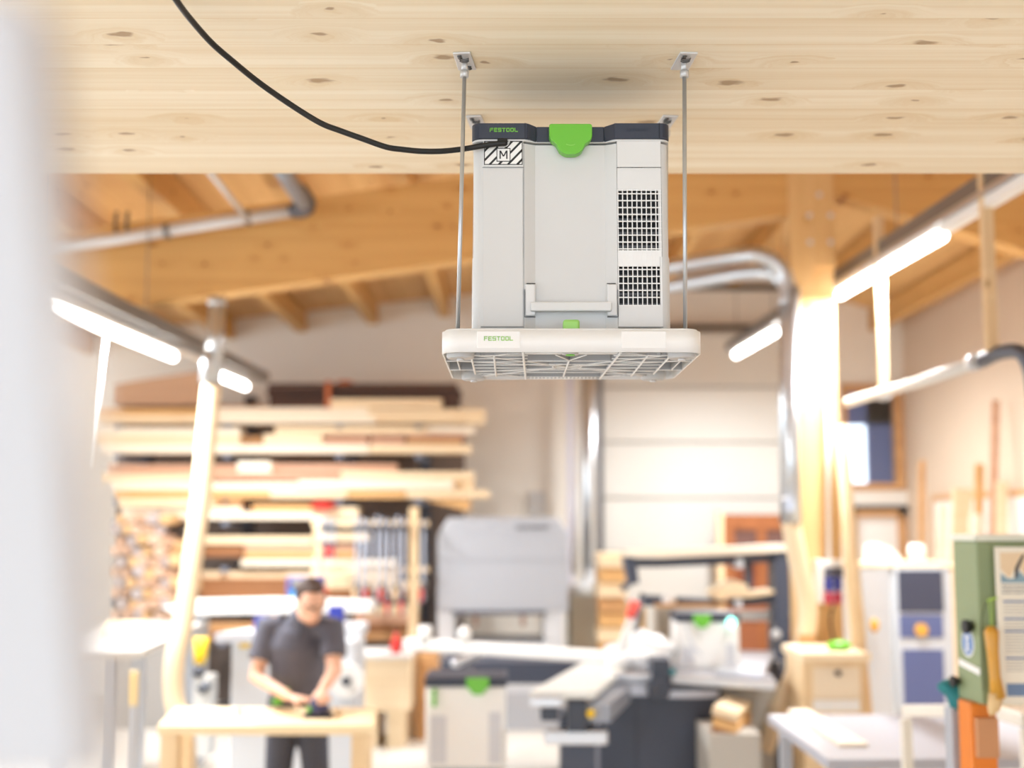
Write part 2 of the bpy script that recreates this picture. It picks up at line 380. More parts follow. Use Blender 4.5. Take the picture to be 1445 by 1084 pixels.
# left front cover: slightly raised flat plate with seams round it
m = MB(); m.box((ux(682.5),FY-.0015,fz(461)),(ux(739.5),FY+.002,fz(237.5))); m.build('front_cover', plastic, ac, bevel=.0008)
m = MB(); m.box((ux(682.5),FY-.0015,fz(235.5)),(ux(740),FY+.002,fz(199))); fr = m.build('label_plate', plastic2, ac, bevel=.0006)
m = MB(); m.box((ux(740.2),FY-.0004,ZB),(ux(741),FY+.001,ZT-.01)); m.box((ux(681.5),FY-.0004,fz(236.8)),(ux(741),FY+.001,fz(236.2)))
m.box((ux(680),FY-.0018,fz(462.6)),(ux(740),FY+.001,fz(460.6))); m.build('seam', mat('seam_grey',(150,152,154),.6), ac)
# hazard label with hatching and the letter M
x0, x1, za, zb = ux(684), ux(739), fz(233), fz(199.5); yl = FY-.0018
lb = MB().use(mat('label_white',(242,242,240),.4)); lb.box((x0,yl,za),(x1,yl+.0006,zb))
lb.use(ink); t = .0016
for a, b in (((x0,za),(x1,za+t)),((x0,zb-t),(x1,zb)),((x0,za),(x0+t,zb)),((x1-t,za),(x1,zb))): lb.box((a[0],yl-.0004,a[1]),(b[0],yl+.0002,b[1]))
W_, H_ = x1-x0, zb-za
def clipseg(c):   # 45-ish degree stripe band x-z*s=c .. clipped to the label rectangle
    s = .95; bw = .0056; poly = []
    def inside(p, n, d): return p[0]*n[0]+p[1]*n[1] <= d
    P0 = [(x0,za),(x1,za),(x1,zb),(x0,zb)]
    nrm = (1,-s)
    for n, d in ((nrm, c+bw/2), ((-nrm[0],-nrm[1]), -(c-bw/2))):
        out = []
        for i in range(len(P0)):
            a, b = P0[i], P0[(i+1)%len(P0)]
            fa, fb = a[0]*n[0]+a[1]*n[1]-d, b[0]*n[0]+b[1]*n[1]-d
            if fa <= 0: out.append(a)
            if fa*fb < 0: tt = fa/(fa-fb); out.append((a[0]+(b[0]-a[0])*tt, a[1]+(b[1]-a[1])*tt))
        P0 = out
        if not P0: return None
    return P0
c0 = x0-.95*zb
k = 0
while k < 9:
    q = clipseg(c0+.002+k*.0185); k += 1
    if q and len(q) > 2: lb.prism(q, 'Y', yl-.0004, yl+.0002)
mx_, mz_ = (ux(703.5)+ux(720))/2, (fz(228)+fz(210))/2; hw = .0125
lb.box((mx_-hw-t,yl-.0007,mz_-hw-t),(mx_+hw+t,yl,mz_+hw+t)); lb.use(mat('label_white',(242,242,240))).box((mx_-hw,yl-.0010,mz_-hw),(mx_+hw,yl,mz_+hw)); lb.use(ink)
q = .0026; a, b = mx_-.0080, mx_+.0080; zt, zl = mz_+.0085, mz_-.0085
lb.box((a,yl-.0014,zl),(a+q,yl,zt)); lb.box((b-q,yl-.0014,zl),(b,yl,zt))
lb.prism([(a,zt),(a+q*1.2,zt),(mx_+q*.5,zl+.005),(mx_-q*.5,zl+.005)],'Y',yl-.0014,yl); lb.prism([(b-q*1.2,zt),(b,zt),(mx_+q*.5,zl+.005),(mx_-q*.5,zl+.005)],'Y',yl-.0014,yl)
lb.build('hazard_label', parent=fr, label='black and white hatched label with the letter M')
# right side: plates and grille
gx0, gx1 = ux(873.5), ux(937)
def plate(ya, yb, nm='side_plate'):
    m = MB(); m.box((gx0+.0006,FY-.0005,fz(yb)),(gx1-.0006,FY+.004,fz(ya))); return m
m = plate(237, 267.3); m.build('cover_plate', plastic2, ac, bevel=.0006)
m = MB(); m.box((gx0+.0006,FY-.0008,fz(235.8)),(gx1-.0006,FY+.004,fz(199))); m.build('cover_plate', plastic2, ac, bevel=.0006)
m = MB(); m.box((gx0+.0006,FY-.0005,fz(461)),(gx1-.0006,FY+.004,fz(431.5))); m.build('cover_plate', plastic2, ac, bevel=.0006)
m = MB(); m.box((gx0,FY-.001,fz(462.6)),(gx1,FY+.001,fz(461))); m.box((gx1-.001,FY+.0002,ZB),(gx1,FY+.001,fz(200))); m.box((ux(878),FY-.0009,fz(236.8)),(ux(897),FY+.001,fz(236))); m.box((ux(908),FY-.0009,fz(236.8)),(gx1,FY+.001,fz(236))); m.build('seam', mat('seam_grey',(120,122,124)), ac)
gr = MB()
nb = 10; pitch = (gx1-gx0)/9.0
for i in range(nb):
    x = gx0+.0008 + i*(gx1-gx0-.0016-.0024)/9; gr.box((x,FY-.0004,fz(431.5)),(x+.0019,FY+.004,fz(267.3)))
for y0_, n_, st_ in ((268.2,9,9.75),(375.2,5,9.85)):
    ys = [y0_] + [y0_+5+i*st_ for i in range(n_)]
    ys.append(354 if n_ == 9 else 431)
    for y in ys: gr.box((gx0+.0006,FY+.0002,fz(y+.75)),(gx1-.0006,FY+.004,fz(y-.75)))
gr.box((gx0+.0006,FY+.0006,fz(374.5)),(gx1-.0006,FY+.006,fz(354.5)))
gr.build('air_grille', mat('grille_white',(236,236,236),.45), ac)
gb = MB().use(darkin); gb.box((gx0+.001,FY+.024,fz(432)),(gx1-.001,FY+.029,fz(266)))
gb.use(greyfin)
for y in (300,308,327,346,366,387,407,413,428): gb.box((gx0+.001,FY+.009,fz(y+3)),(gx1-.001,FY+.024,fz(y-1)))
gb.build('louvre_insert', parent=ac)
# centre channel: seams, handle at the bottom
hd = MB()
hy = FY-.006
zl0, zl1 = fz(446), fz(401)
for a, b in ((742.5,757),(858,872.5)): hd.box((ux(a),FY-.003,zl0),(ux(b),FY+.012,zl1))
hd.box((ux(750),FY-.014,fz(440.5)),(ux(864),FY+.004,fz(427.5)))
hd.build('front_handle', plastic2, ac, bevel=.003, seg=3, label='pale carrying handle folded against the front')
m = MB()
for s_ in (-1,1):
    xe = ux(741.6) if s_ < 0 else ux(873.4); xi = ux(757) if s_ < 0 else ux(858)
    m.box((xe-.0004,FY-.0035,fz(447.5)),(xe+.0004,FY+.002,fz(409))); m.box((min(xe,xi),FY-.0035,fz(447.8)),(max(xe,xi),FY+.002,fz(447.2))); m.box((min(xe,xi)+.004*(s_<0),FY-.0035,fz(400.6)),(max(xe,xi)-.004*(s_>0),FY+.002,fz(400)))
m.build('seam', mat('seam_dark',(70,72,74),.6), ac)
# dark lid rail
LY = FY-.004; zt1, zt0 = fz(174.5), fz(196.3)
lid = MB()
def block(xa, xb, ya, yb, y, yy=None): lid.hexa([(xa,y,yb),(xb,yy if yy is not None else y,yb),(xb,FY+.30,yb),(xa,FY+.30,yb),(xa,y,ya),(xb,yy if yy is not None else y,ya),(xb,FY+.30,ya),(xa,FY+.30,ya)])
pl = []
r = .02; hwl = .2005
for k in range(7): a_ = math.pi + k*math.pi/12; pl.append((UX-hwl+r+math.cos(a_)*r, LY+r+math.sin(a_)*r))
pl += [(ux(746),LY),(ux(746),FY+.05),(UX-hwl,FY+.05)]
lid.prism(pl,'Z',zt0,zt1)
pr_ = [(2*UX-p[0], p[1]) for p in pl]; pr_ = [(p[0] if p[0] < ux(860) or p[0] > ux(866) else ux(870), p[1]) for p in pr_]
lid.prism(pr_[::-1],'Z',zt0,zt1)
for a, b in ((746,759),(872,856)):      # chamfers down into the channel
    xa, xb = ux(a), ux(b); za1, zb1 = zt1, zt1-.004; za0, zb0 = zt0, zt0-.004
    lid.hexa([(xa,LY,za0),(xb,LY+.012,zb0),(xb,FY+.05,zb0),(xa,FY+.05,za0),(xa,LY-.0,za1),(xb,LY+.012,zb1),(xb,FY+.05,zb1),(xa,FY+.05,za1)])
lid.box((ux(759),LY+.012,zt0-.004),(ux(856),FY+.05,zt1-.004))
lid.box((UX-hwl,FY+.05,zt0),(UX-hwl+.02,FY+.30,zt1)); lid.box((UX+hwl-.02,FY+.05,zt0),(UX+hwl,FY+.30,zt1)); lid.box((UX-hwl,FY+.28,zt0),(UX+hwl,FY+.30,zt1)); lid.box((UX-hwl+.01,FY+.03,zt0),(UX+hwl-.01,FY+.29,zt1-.012))
ld = lid.build('lid', navy, ac, bevel=.0015)
m = MB(); wordmark(m, ux(692), fz(187), .0082, .0585, LY-.0002, .0006); m.build('wordmark', mat('green_print',(120,200,60),.4), ld, label='green FESTOOL lettering on the dark lid')
m = MB(); m.text('systainer³', .0125, Matrix.Translation((ux(905),LY-.0004,fz(183.5))) @ Matrix.Rotation(R(90),4,'X'), .0003); m.build('embossed_lettering', mat('navy_emboss',(36,42,58),.5), ld)
m = MB(); m.box((ux(742),LY-.0008,zt0),(ux(743.2),LY+.001,zt1)); m.box((ux(934),LY-.0008,zt0),(ux(935.2),LY+.001,zt1)); m.build('groove', mat('navy_shadow',(24,28,40),.6), ld)
# green latch
T = [(777,176),(779,174.5),(836,174.5),(838,176.5),(838,192),(835.5,197.5),(828.5,203),(823.5,212),(820,215),(814,217.5),(801,217.5),(795,215),(791.5,212),(786.5,203),(779.5,197.5),(777,192)]
m = MB(); m.prism([(ux(x), fz(y,LY-.012)) for x, y in T], 'Y', LY-.012, LY+.014)
lt = m.build('latch', green, ac, bevel=.003, seg=3, label='large bright green turning latch')
arc = [(ux(807.5)+.010*math.sin(a/6*1.1), LY-.0122, fz(207)-.004*math.cos(a/6*1.2)+.002) for a in range(-6,7)]
m = MB(); m.tube(arc,.0007,6); m.build('grip_ridge', mat('pale_green',(150,214,100),.4), lt)
# plug under the lid on the left
m = MB(); m.box((ux(703),FY-.010,fz(206.5)),(ux(717.5),FY+.002,fz(196.5))); m.build('cable_socket', black, ac, bevel=.003)
m = MB(); m.use(plastic2); m.tube(smooth_pts([(ux(704),FY-.003,fz(208)),(ux(712),FY-.003,fz(208)),(ux(718),FY-.003,fz(205)),(ux(720),FY-.003,fz(199.5))],5),.0014,8); m.build('socket_rim', plastic2, ac)

# cable
cp = [P(714,202,FY-.012),P(700,203,FY-.014),P(682,205.5,FY-.012),P(665,208.5,FY-.010),P(648,211,FY-.003),P(622,213.5,2.50),P(595,213.5,2.49),P(568,211,2.48),P(545,207.5,2.47),P(512,196,2.455),P(480,184.5,2.44),P(452,173.5,2.425),P(412,149,2.40),P(366,117,2.36),P(329,87,2.31),P(298,60,2.27),P(268,26,2.20),P(250,2,2.14),P(240,-14,2.11)]
m = MB(); m.tube(smooth_pts(cp,6), .0058, 12)
pc = m.build('power_cable', black); tag(pc, 'black power cable sweeping from the air cleaner up across the pale beam', 'cable')

# ------------------------------------------------------------------ mounting tray
TX0, TX1 = ux(621.5)+.004, ux(993)-.004; TF, TB = 2.43, 2.895
TZ1, TZ0 = fz(463,TF), P(800,497,TF).z
TX0, TX1 = P(622.5,480,TF).x, P(992,480,TF).x
tr = thing('mounting_tray', 'white plastic tray under the air cleaner with a ribbed shade-painted underside, carried by four rods', 'tray', ((TX0+TX1)/2, (TF+TB)/2, TZ0))
def rrect(x0,y0,x1,y1,r,n=6):
    out = []
    for cx_, cy_, a0 in ((x0+r,y0+r,180),(x1-r,y0+r,270),(x1-r,y1-r,0),(x0+r,y1-r,90)):
        for k in range(n+1): a_ = R(a0+90*k/n); out.append((cx_+r*math.cos(a_), cy_+r*math.sin(a_)))
    return out
def ring(mb, outer, inner, z0, z1):
    n = len(outer)
    vo0 = [mb.b.verts.new((p[0],p[1],z0)) for p in outer]; vo1 = [mb.b.verts.new((p[0],p[1],z1)) for p in outer]
    vi0 = [mb.b.verts.new((p[0],p[1],z0)) for p in inner]; vi1 = [mb.b.verts.new((p[0],p[1],z1)) for p in inner]
    for i in range(n):
        j = (i+1)%n
        mb._f([vo0[i],vo0[j],vo1[j],vo1[i]],True); mb._f([vi0[j],vi0[i],vi1[i],vi1[j]]); mb._f([vo1[i],vo1[j],vi1[j],vi1[i]]); mb._f([vo0[j],vo0[i],vi0[i],vi0[j]])
m = MB(); ring(m, rrect(TX0,TF,TX1,TB,.035), rrect(TX0+.003,TF+.003,TX1-.003,TB-.003,.032), TZ0, TZ1-.004)
ring(m, rrect(TX0+.006,TF+.006,TX1-.006,TB-.006,.03), rrect(TX0+.012,TF+.012,TX1-.012,TB-.012,.026), TZ1-.006, TZ1)
ri = m.build('rim', traym, tr)
for x0_, x1_ in ((673,734),(877,940)):
    m = MB(); ya_, yb_ = 467.5, 491
    x0_, x1_ = P(x0_,478,TF).x, P(x1_,478,TF).x
    m.box((x0_,TF-.0012,P(800,492,TF).z),(x1_,TF+.002,P(800,467.5,TF).z)); m.build('name_plate', traym, tr, bevel=.001)
m = MB(); x_ = P(683,478,TF).x; wordmark(m, x_, P(800,481,TF).z, .0085, P(725,478,TF).x-x_, TF-.0014, .0006); m.build('wordmark', mat('pale_green_print',(160,210,118),.5), ri, label='pale green FESTOOL lettering on the rim')
m = MB(); m.text('systainer³', .010, Matrix.Translation((P(907,478,TF).x,TF-.0013,P(800,478,TF).z)) @ Matrix.Rotation(R(90),4,'X'), .0002); m.build('embossed_lettering', traym, ri)
m = MB(); m.prism(rrect(TX0+.003,TF+.003,TX1-.003,TB-.003,.032),'Z',TZ0+.026,TZ0+.030); m.build('floor_panel', mat('tray_floor_shade',(150,151,153),.5), tr)  # light plastic in shade: the darker grey paints the shade between the ribs
# ribs under the floor panel, greyed for shade; pale beads paint their lit edges
ribm = mat('rib_shade',(172,173,175),.5)
rb = MB(); zr0, zr1 = TZ0+.0005, TZ0+.027
rb.use(ribm)
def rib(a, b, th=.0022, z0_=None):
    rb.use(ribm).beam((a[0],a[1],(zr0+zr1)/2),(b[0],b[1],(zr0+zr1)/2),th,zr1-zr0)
    rb.use(traym).tube([(a[0],a[1],zr0+.0004),(b[0],b[1],zr0+.0004)],max(.0015,th*.55),6)  # pale bead stands in for the highlight on the rib tip
XC = (TX0+TX1)/2; HWX = (TX1-TX0)/2
def tx(u): return XC + u*HWX       # -1..1
def ty(v): return TF + v*(TB-TF)   # 0..1
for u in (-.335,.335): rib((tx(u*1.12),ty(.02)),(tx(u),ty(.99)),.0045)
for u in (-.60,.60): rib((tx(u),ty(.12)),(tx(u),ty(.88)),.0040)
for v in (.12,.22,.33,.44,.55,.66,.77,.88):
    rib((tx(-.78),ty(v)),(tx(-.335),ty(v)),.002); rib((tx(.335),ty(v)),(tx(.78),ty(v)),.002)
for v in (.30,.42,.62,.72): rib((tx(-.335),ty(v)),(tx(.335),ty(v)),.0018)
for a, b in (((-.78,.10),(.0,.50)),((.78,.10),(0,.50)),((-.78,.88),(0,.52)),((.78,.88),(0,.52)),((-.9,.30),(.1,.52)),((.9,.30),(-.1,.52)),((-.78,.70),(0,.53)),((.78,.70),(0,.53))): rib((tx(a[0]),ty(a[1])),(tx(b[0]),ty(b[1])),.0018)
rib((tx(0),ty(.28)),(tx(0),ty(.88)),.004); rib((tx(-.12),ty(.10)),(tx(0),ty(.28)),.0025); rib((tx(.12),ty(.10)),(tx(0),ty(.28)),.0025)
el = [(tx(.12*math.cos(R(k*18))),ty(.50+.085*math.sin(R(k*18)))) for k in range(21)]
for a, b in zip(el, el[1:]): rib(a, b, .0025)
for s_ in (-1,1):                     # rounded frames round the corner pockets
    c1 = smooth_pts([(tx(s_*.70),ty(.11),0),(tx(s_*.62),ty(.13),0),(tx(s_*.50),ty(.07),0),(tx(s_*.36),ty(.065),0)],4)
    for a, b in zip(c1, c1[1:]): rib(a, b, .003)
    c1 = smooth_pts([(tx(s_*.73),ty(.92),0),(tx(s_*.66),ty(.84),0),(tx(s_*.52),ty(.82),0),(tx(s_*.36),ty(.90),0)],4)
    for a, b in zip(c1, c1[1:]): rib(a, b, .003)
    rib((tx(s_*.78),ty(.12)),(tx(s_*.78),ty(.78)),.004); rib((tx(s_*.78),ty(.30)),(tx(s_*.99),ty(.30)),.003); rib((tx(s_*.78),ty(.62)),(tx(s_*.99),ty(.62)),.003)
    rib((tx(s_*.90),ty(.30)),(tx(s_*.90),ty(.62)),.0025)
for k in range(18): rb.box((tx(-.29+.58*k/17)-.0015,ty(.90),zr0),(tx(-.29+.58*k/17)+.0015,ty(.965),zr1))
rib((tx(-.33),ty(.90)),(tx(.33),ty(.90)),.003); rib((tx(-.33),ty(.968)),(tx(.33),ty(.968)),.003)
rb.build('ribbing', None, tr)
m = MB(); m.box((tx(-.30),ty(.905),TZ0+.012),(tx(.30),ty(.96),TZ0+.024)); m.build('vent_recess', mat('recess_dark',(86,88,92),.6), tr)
m = MB(); m.hexa([(tx(-.36),ty(.075),TZ0+.0015),(tx(.36),ty(.075),TZ0+.0015),(tx(.36),ty(.095),TZ0+.0015),(tx(-.36),ty(.095),TZ0+.0015),(tx(-.36),ty(.075),TZ0+.027),(tx(.36),ty(.075),TZ0+.027),(tx(.36),ty(.095),TZ0+.027),(tx(-.36),ty(.095),TZ0+.027)]); m.build('cross_wall', traym, tr)
for sx_ in (-1,1):
    for v in (.10,.90):
        c = (tx(sx_*.80 if v > .5 else sx_*.86), ty(v))
        mm = MB().use(mat('foot_plastic',(190,191,192),.45)); mm.tube([(c[0],c[1],TZ0-.007),(c[0],c[1],TZ0-.004),(c[0],c[1],TZ0+.027)],[.024,.027,.030],20)
        ft = mm.build('foot', parent=tr)
        mm = MB(); mm.tube([(c[0],c[1],TZ0-.011),(c[0],c[1],TZ0-.006)],.0075,6); mm.build('nut', galv, ft)
# green release button in front of the unit
lx0, lx1 = P(795,458,TF+.03).x, P(817,458,TF+.03).x
m = MB(); m.box((lx0-.001,TF+.018,TZ1-.02),(lx1+.001,TF+.045,P(800,452,TF+.03).z)); m.build('release_latch', mat('soft_green',(150,206,104),.4), tr, bevel=.005, seg=3, label='small pale green release latch')
m = MB(); m.tube([(XC-.002,ty(.068),TZ0-.001),(XC-.002,ty(.068),TZ0+.02)],[.016,.016],18); m.build('latch_foot', mat('foot_plastic',(190,191,192)), tr)
m = MB(); m.tube([(XC-.002,ty(.068),TZ0-.003),(XC-.002,ty(.068),TZ0+.0)],[.009,.009],18); m.build('latch_button', green, tr)

# ------------------------------------------------------------------ suspension rods
def rod(xt, yt, Yt, xb, yb, Yb, rz, label):
    top = PZ(xt, yt, BZ); top.y = Yt; top.x = P(xt, yt, Yt).x; top.z = BZ
    bot = P(xb, yb, Yb); bot.z = TZ1-.03
    t_ = thing('suspension_rod', label, 'rod', (top.x, top.y, BZ), 0, 'rods carrying the tray')
    m = MB(); m.tube([bot, (top.x, top.y, BZ-.03)], .0042, 12); rd = m.build('rod', steel, t_)
    m = MB(); a = R(rz); c, s = math.cos(a), math.sin(a)
    q = [(-.018,-.048),(.018,-.048),(.019,.048),(-.019,.048)]
    m.prism([(top.x+x*c-y*s, top.y+x*s+y*c) for x, y in q],'Z',BZ-.004,BZ); br = m.build('bracket', galv, t_, bevel=.0015)
    m = MB(); m.tube([(top.x,top.y,BZ-.036),(top.x,top.y,BZ-.022)],.009,6); m.tube([(top.x,top.y,BZ-.022),(top.x,top.y,BZ-.003)],[.0065,.0065],12); m.build('nut', galv, t_)
    for d in (-.034,-.024,.026,.036):
        m = MB(); cxx, cyy = top.x-d*s+.006*(1 if d>0 else -1), top.y+d*c; m.ball((cxx,cyy,BZ-.0045),.0052,10,6,sz=.6); m.build('screw', mat('screw_dark_zinc',(96,98,100),.3,.9), br)
    for k in range(3):
        m = MB(); ar = [(top.x+.010*math.cos(R(20+14*j))*c-(-.012-.006*k)*s*0+.0, top.y-.016-.008*k+.004*math.sin(R(20+14*j)), BZ-.006-.003*math.sin(R(20+14*j))) for j in range(11)]
        m.tube(ar,.0011,6); m.build('spring_tab', mat('screw_dark_zinc',(96,98,100)), br)
rod(655.5,85,2.50,645.5,460,2.490,-5,'front left steel rod holding up the white tray, bolted to the pale beam')
rod(965.5,85,2.50,966.5,460,2.490,4,'front right steel rod holding up the white tray, bolted to the pale beam')
rod(672,172,2.895,668,400,2.86,-6,'rear steel rod at the left, its bracket peeping out behind the dark lid')
rod(940,172,2.895,938,400,2.86,6,'rear steel rod at the right, its bracket peeping out behind the dark lid')

# soft white panel edge close to the camera
m = MB(); a, b = P(42,-20,.36), P(135,1120,.36)
m.hexa([(b.x-.30,.36,b.z),(b.x,.36,b.z),(b.x,.39,b.z),(b.x-.30,.39,b.z),(a.x-.30,.36,a.z),(a.x,.36,a.z),(a.x,.39,a.z),(a.x-.30,.39,a.z)])
tag(m.build('door_panel', mat('white_lacquer',(196,196,199),.35), bevel=.004), 'out-of-focus white panel edge along the left side, close to the viewer', 'panel')
# ------------------------------------------------------------------ lamp rows under steel trunking
def lamp(label, X, Ya, Yb, zf, rot=True):
    za, zb = zf(Ya), zf(Yb); t_ = thing('strip_lamp', label, 'lamp', (X, (Ya+Yb)/2, (za+zb)/2), 0, 'strip lamps')
    m = MB(); m.beam((X,Ya,za+.045),(X,Yb,zb+.045),.075,.03); m.build('lamp_body', white, t_)
    m = MB(); m.tube([(X,Ya,za),(X,Yb,zb)],.032,12); m.build('diffuser', lampm, t_)
    L_ = bpy.data.lights.new('strip_light','AREA'); L_.shape = 'RECTANGLE'; L_.size = .07; L_.size_y = Yb-Ya; L_.energy = LAMP_W*(Yb-Ya); L_.color = (.95,.98,1.0)
    lo = bpy.data.objects.new('strip_light', L_); col.objects.link(lo); lo.parent = t_; lo.location = (0,0,-.037)
    return t_
def trunking(label, X, Ya, Yb, zf, off=0.0):
    t_ = thing('cable_trunking', label, 'cable tray', (X, (Ya+Yb)/2, zf((Ya+Yb)/2)+.07))
    m = MB(); m.beam((X,Ya,zf(Ya)+.075),(X,Yb,zf(Yb)+.075),.09,.03); m.build('mounting_rail', alu, t_)
    m = MB(); Xo = X+off
    m.beam((Xo,Ya,zf(Ya)+.10),(Xo,Yb,zf(Yb)+.10),.20,.008)
    for s_ in (-1,1): m.beam((Xo+s_*.10,Ya,zf(Ya)+.14),(Xo+s_*.10,Yb,zf(Yb)+.14),.006,.09)
    m.build('tray', tray_st, t_)
    y = Ya+.4
    while y < Yb:
        m = MB(); m.cyl((Xo,y,zf(y)+.10),(Xo,y,roofz(Xo)),.004,seg=6); m.beam((Xo-.11,y,zf(y)+.09),(Xo+.11,y,zf(y)+.09),.04,.012); m.build('hanger', tray_st, t_); y += 1.9
    return t_
zl_ = lambda y: CAM_Z+1.14+.022*(y-6.5)
zr_ = lambda y: CAM_Z+1.545+.031*(y-6.7)
lamp('lit strip lamp nearest on the left row, running toward the timber rack', -2.44, 6.5, 9.1, zl_)
lamp('short-looking lit strip lamp at the far end of the left row, beside the steel duct', -2.44, 10.4, 11.6, zl_)
lamp('long lit strip lamp on the right row just beyond the timber post', 2.32, 6.75, 8.9, zr_)
lamp('lit strip lamp between white tray and timber post, far end of the right row', 2.32, 11.1, 13.1, zr_)
trunking('grey steel cable tray above the left row of strip lamps', -2.44, 4.2, 12.2, zl_)
trunking('grey steel cable tray above the right row of strip lamps', 2.32, 3.6, 13.6, zr_, .08)
m = MB(); m.beam((2.32,3.8,zr_(3.8)+.03),(2.32,6.7,zr_(6.7)+.03),.06,.05); tag(m.build('unlit_lamp_batten', white), 'unlit white lamp batten in the right row, toward the upper right corner', 'lamp')
m = MB(); a, b = P(148,474,7.75), P(126,660,7.8); m.tube([a,b],.012,8); tag(m.build('pendant_cord', white), 'white cord hanging down from the left row of lamps', 'cord')

# compressed-air line with its timber hangers
ZT_ = CAM_Z+.80
m = MB(); e = [(2.27,8.58,ZT_+.02),(2.3,7.2,ZT_),(2.32,6.2,ZT_)]
m.tube(e,.032,12); ap = thing('air_pipe','pale compressed-air pipe running along under two timber hangers, dark elbow at its near end','pipe',(2.3,7.2,ZT_)); m.build('pipe', mat('pale_pipe',(214,210,202),.4), ap)
m = MB(); m.tube(smooth_pts([(2.32,6.25,ZT_),(2.33,6.05,ZT_+.015),(2.37,5.92,ZT_+.005),(2.40,5.88,ZT_-.06),(2.41,5.86,ZT_-.2),(2.41,5.86,ZT_-.6)],6),.036,12); m.build('elbow', mat('elbow_grey',(92,94,102),.4,.4), ap)
for y in (7.85,6.3): m = MB(); m.tube([(2.3,y-.03,ZT_),(2.3,y+.03,ZT_)],.042,12); m.build('pipe_clip', galv, ap)
for y, l in ((7.88,'narrow timber hanger from the right cable tray down to the pale pipe, the farther one'),(6.08,'narrow timber hanger from the right cable tray down to the pale pipe, the nearer one')):
    m = MB(); m.box((2.28,y-.02,ZT_+.03),(2.335,y+.02,zr_(y)+.34)); tag(m.build('timber_hanger', palewoodz), l, 'hanger', 'pipe hangers')

# steel pipe along the left of the big beam
py = 8.45
pa = thing('conduit_pipe','grey steel pipe along the upper left glulam beam, bending up at its end','pipe',(P(260,315,py)))
m = MB(); m.tube([P(60,352,py),P(160,338,py),P(300,315,py),P(418,297,py)],.042,14); m.build('pipe', galv, pa)
m = MB(); m.tube(smooth_pts([P(415,297,py),P(430,295,8.38),P(434,286,8.3),P(424,270,8.15)],6),.055,14); m.build('elbow', mat('elbow_grey',(92,94,102)), pa)
m = MB(); m.tube([P(428,285,8.25),P(398,240,7.7),P(380,212,7.35)],.055,14); m.build('riser', mat('riser_blue_grey',(150,158,170),.4,.4), pa)
for x_, y_ in ((236,326),(350,307)):
    m = MB(); m.tube([P(x_-4,y_+.5,py),P(x_+4,y_-.5,py)],.052,14); m.build('pipe_clip', tray_st, pa)
m = MB(); m.tube([P(284,228,7.5),P(350,310,8.38)],.018,8); tag(m.build('brace_rod', galv), 'thin steel rod slanting down to the pipe on the upper left beam', 'rod')
for x_, l in ((165,'lower'),(180,'upper')):
    m = MB(); m.tube(smooth_pts([P(x_,300,8.55),P(x_-2,318,8.5),P(x_-1,330,8.46)],4),.014,8); tag(m.build('pipe_bracket', tray_st), 'small dark bracket above the steel pipe at the upper left'+(', the outer one' if l=='lower' else ', the inner one'), 'bracket', 'pipe brackets')

# extraction ducts on the right with flexible hose
dd = thing('extraction_duct','twin silver extraction ducts bending down beside the timber post','duct',P(1110,560,8.4))
YR = 8.38
m = MB(); m.tube(smooth_pts([P(834,412,13.5),P(830,405,12.2),P(838,399,10.6),P(880,392,9.8),P(960,374,9.2),P(1050,360,8.5),P(1075,361,8.4),P(1095,372,8.38),P(1108,392,8.38),P(1110,430,8.38)],5),.055,16); m.tube([P(1110,430,YR),P(1110,560,YR),P(1112,738,YR)],.052,16); m.build('duct_pipe', duct, dd)
m = MB(); m.tube(smooth_pts([P(834,432,13.5),P(832,428,12.2),P(846,422,10.6),P(880,416,9.9),P(960,402,9.3),P(1040,387,8.75),P(1080,384,8.5),P(1098,392,8.45),P(1118,410,8.35)],5),.050,16); m.tube([P(1119,405,YR-.03),P(1119,640,YR-.03),P(1121,738,YR-.03)],.045,16); m.build('duct_pipe', duct, dd)
for y_ in (572,704):
    m = MB(); m.tube([P(1113,y_-3,YR),P(1113,y_+3,YR)],.06,16); m.build('duct_band', galv, dd)
m = MB(); m.box(*bx(1108,1122,706,722,YR-.08,.03)); m.build('slide_gate', mat('blue_grey_gate',(176,184,200),.4), dd)
def hose(label, pts, r, n='flexible_hose'):
    sp = smooth_pts(pts, 14); rs = [r*(1+.06*(i%2)) for i in range(len(sp))]
    m = MB(); m.tube(sp, rs, 16); return tag(m.build(n, beigehose), label, 'hose')
hose('beige flexible hose curving down from the silver ducts to the floor beside the post', [P(1116,737,YR),P(1126,790,8.40),P(1139,850,8.42),P(1136,900,8.42),P(1118,960,8.42),P(1098,1000,8.42),P(1078,1060,8.42)], .062)
hd_ = thing('extraction_duct','silver duct drop hanging from the big beam on the left','duct',P(304,480,YR))
m = MB(); m.tube([P(307,420,YR),P(304,480,YR),P(299,546,YR)],.056,16); m.build('duct_pipe', duct, hd_)
m = MB(); m.tube([P(306,424,YR),P(306,430,YR)],.062,16); m.build('duct_band', galv, hd_)
m = MB(); m.tube([P(293,494,YR-.08),P(292,510,YR-.08),P(289,540,YR-.08)],[.02,.035,.035],12); m.build('gate_handle', duct, hd_)
hose('pale flexible hose leaning down from the left silver duct past the worker', [P(299,545,YR),P(291,620,8.33),P(284,700,8.28),P(273,780,8.2),P(260,870,8.1),P(247,930,8.0),P(246,985,7.95),P(258,1030,7.9),P(262,1068,7.9),P(262,1160,7.9)], .062)
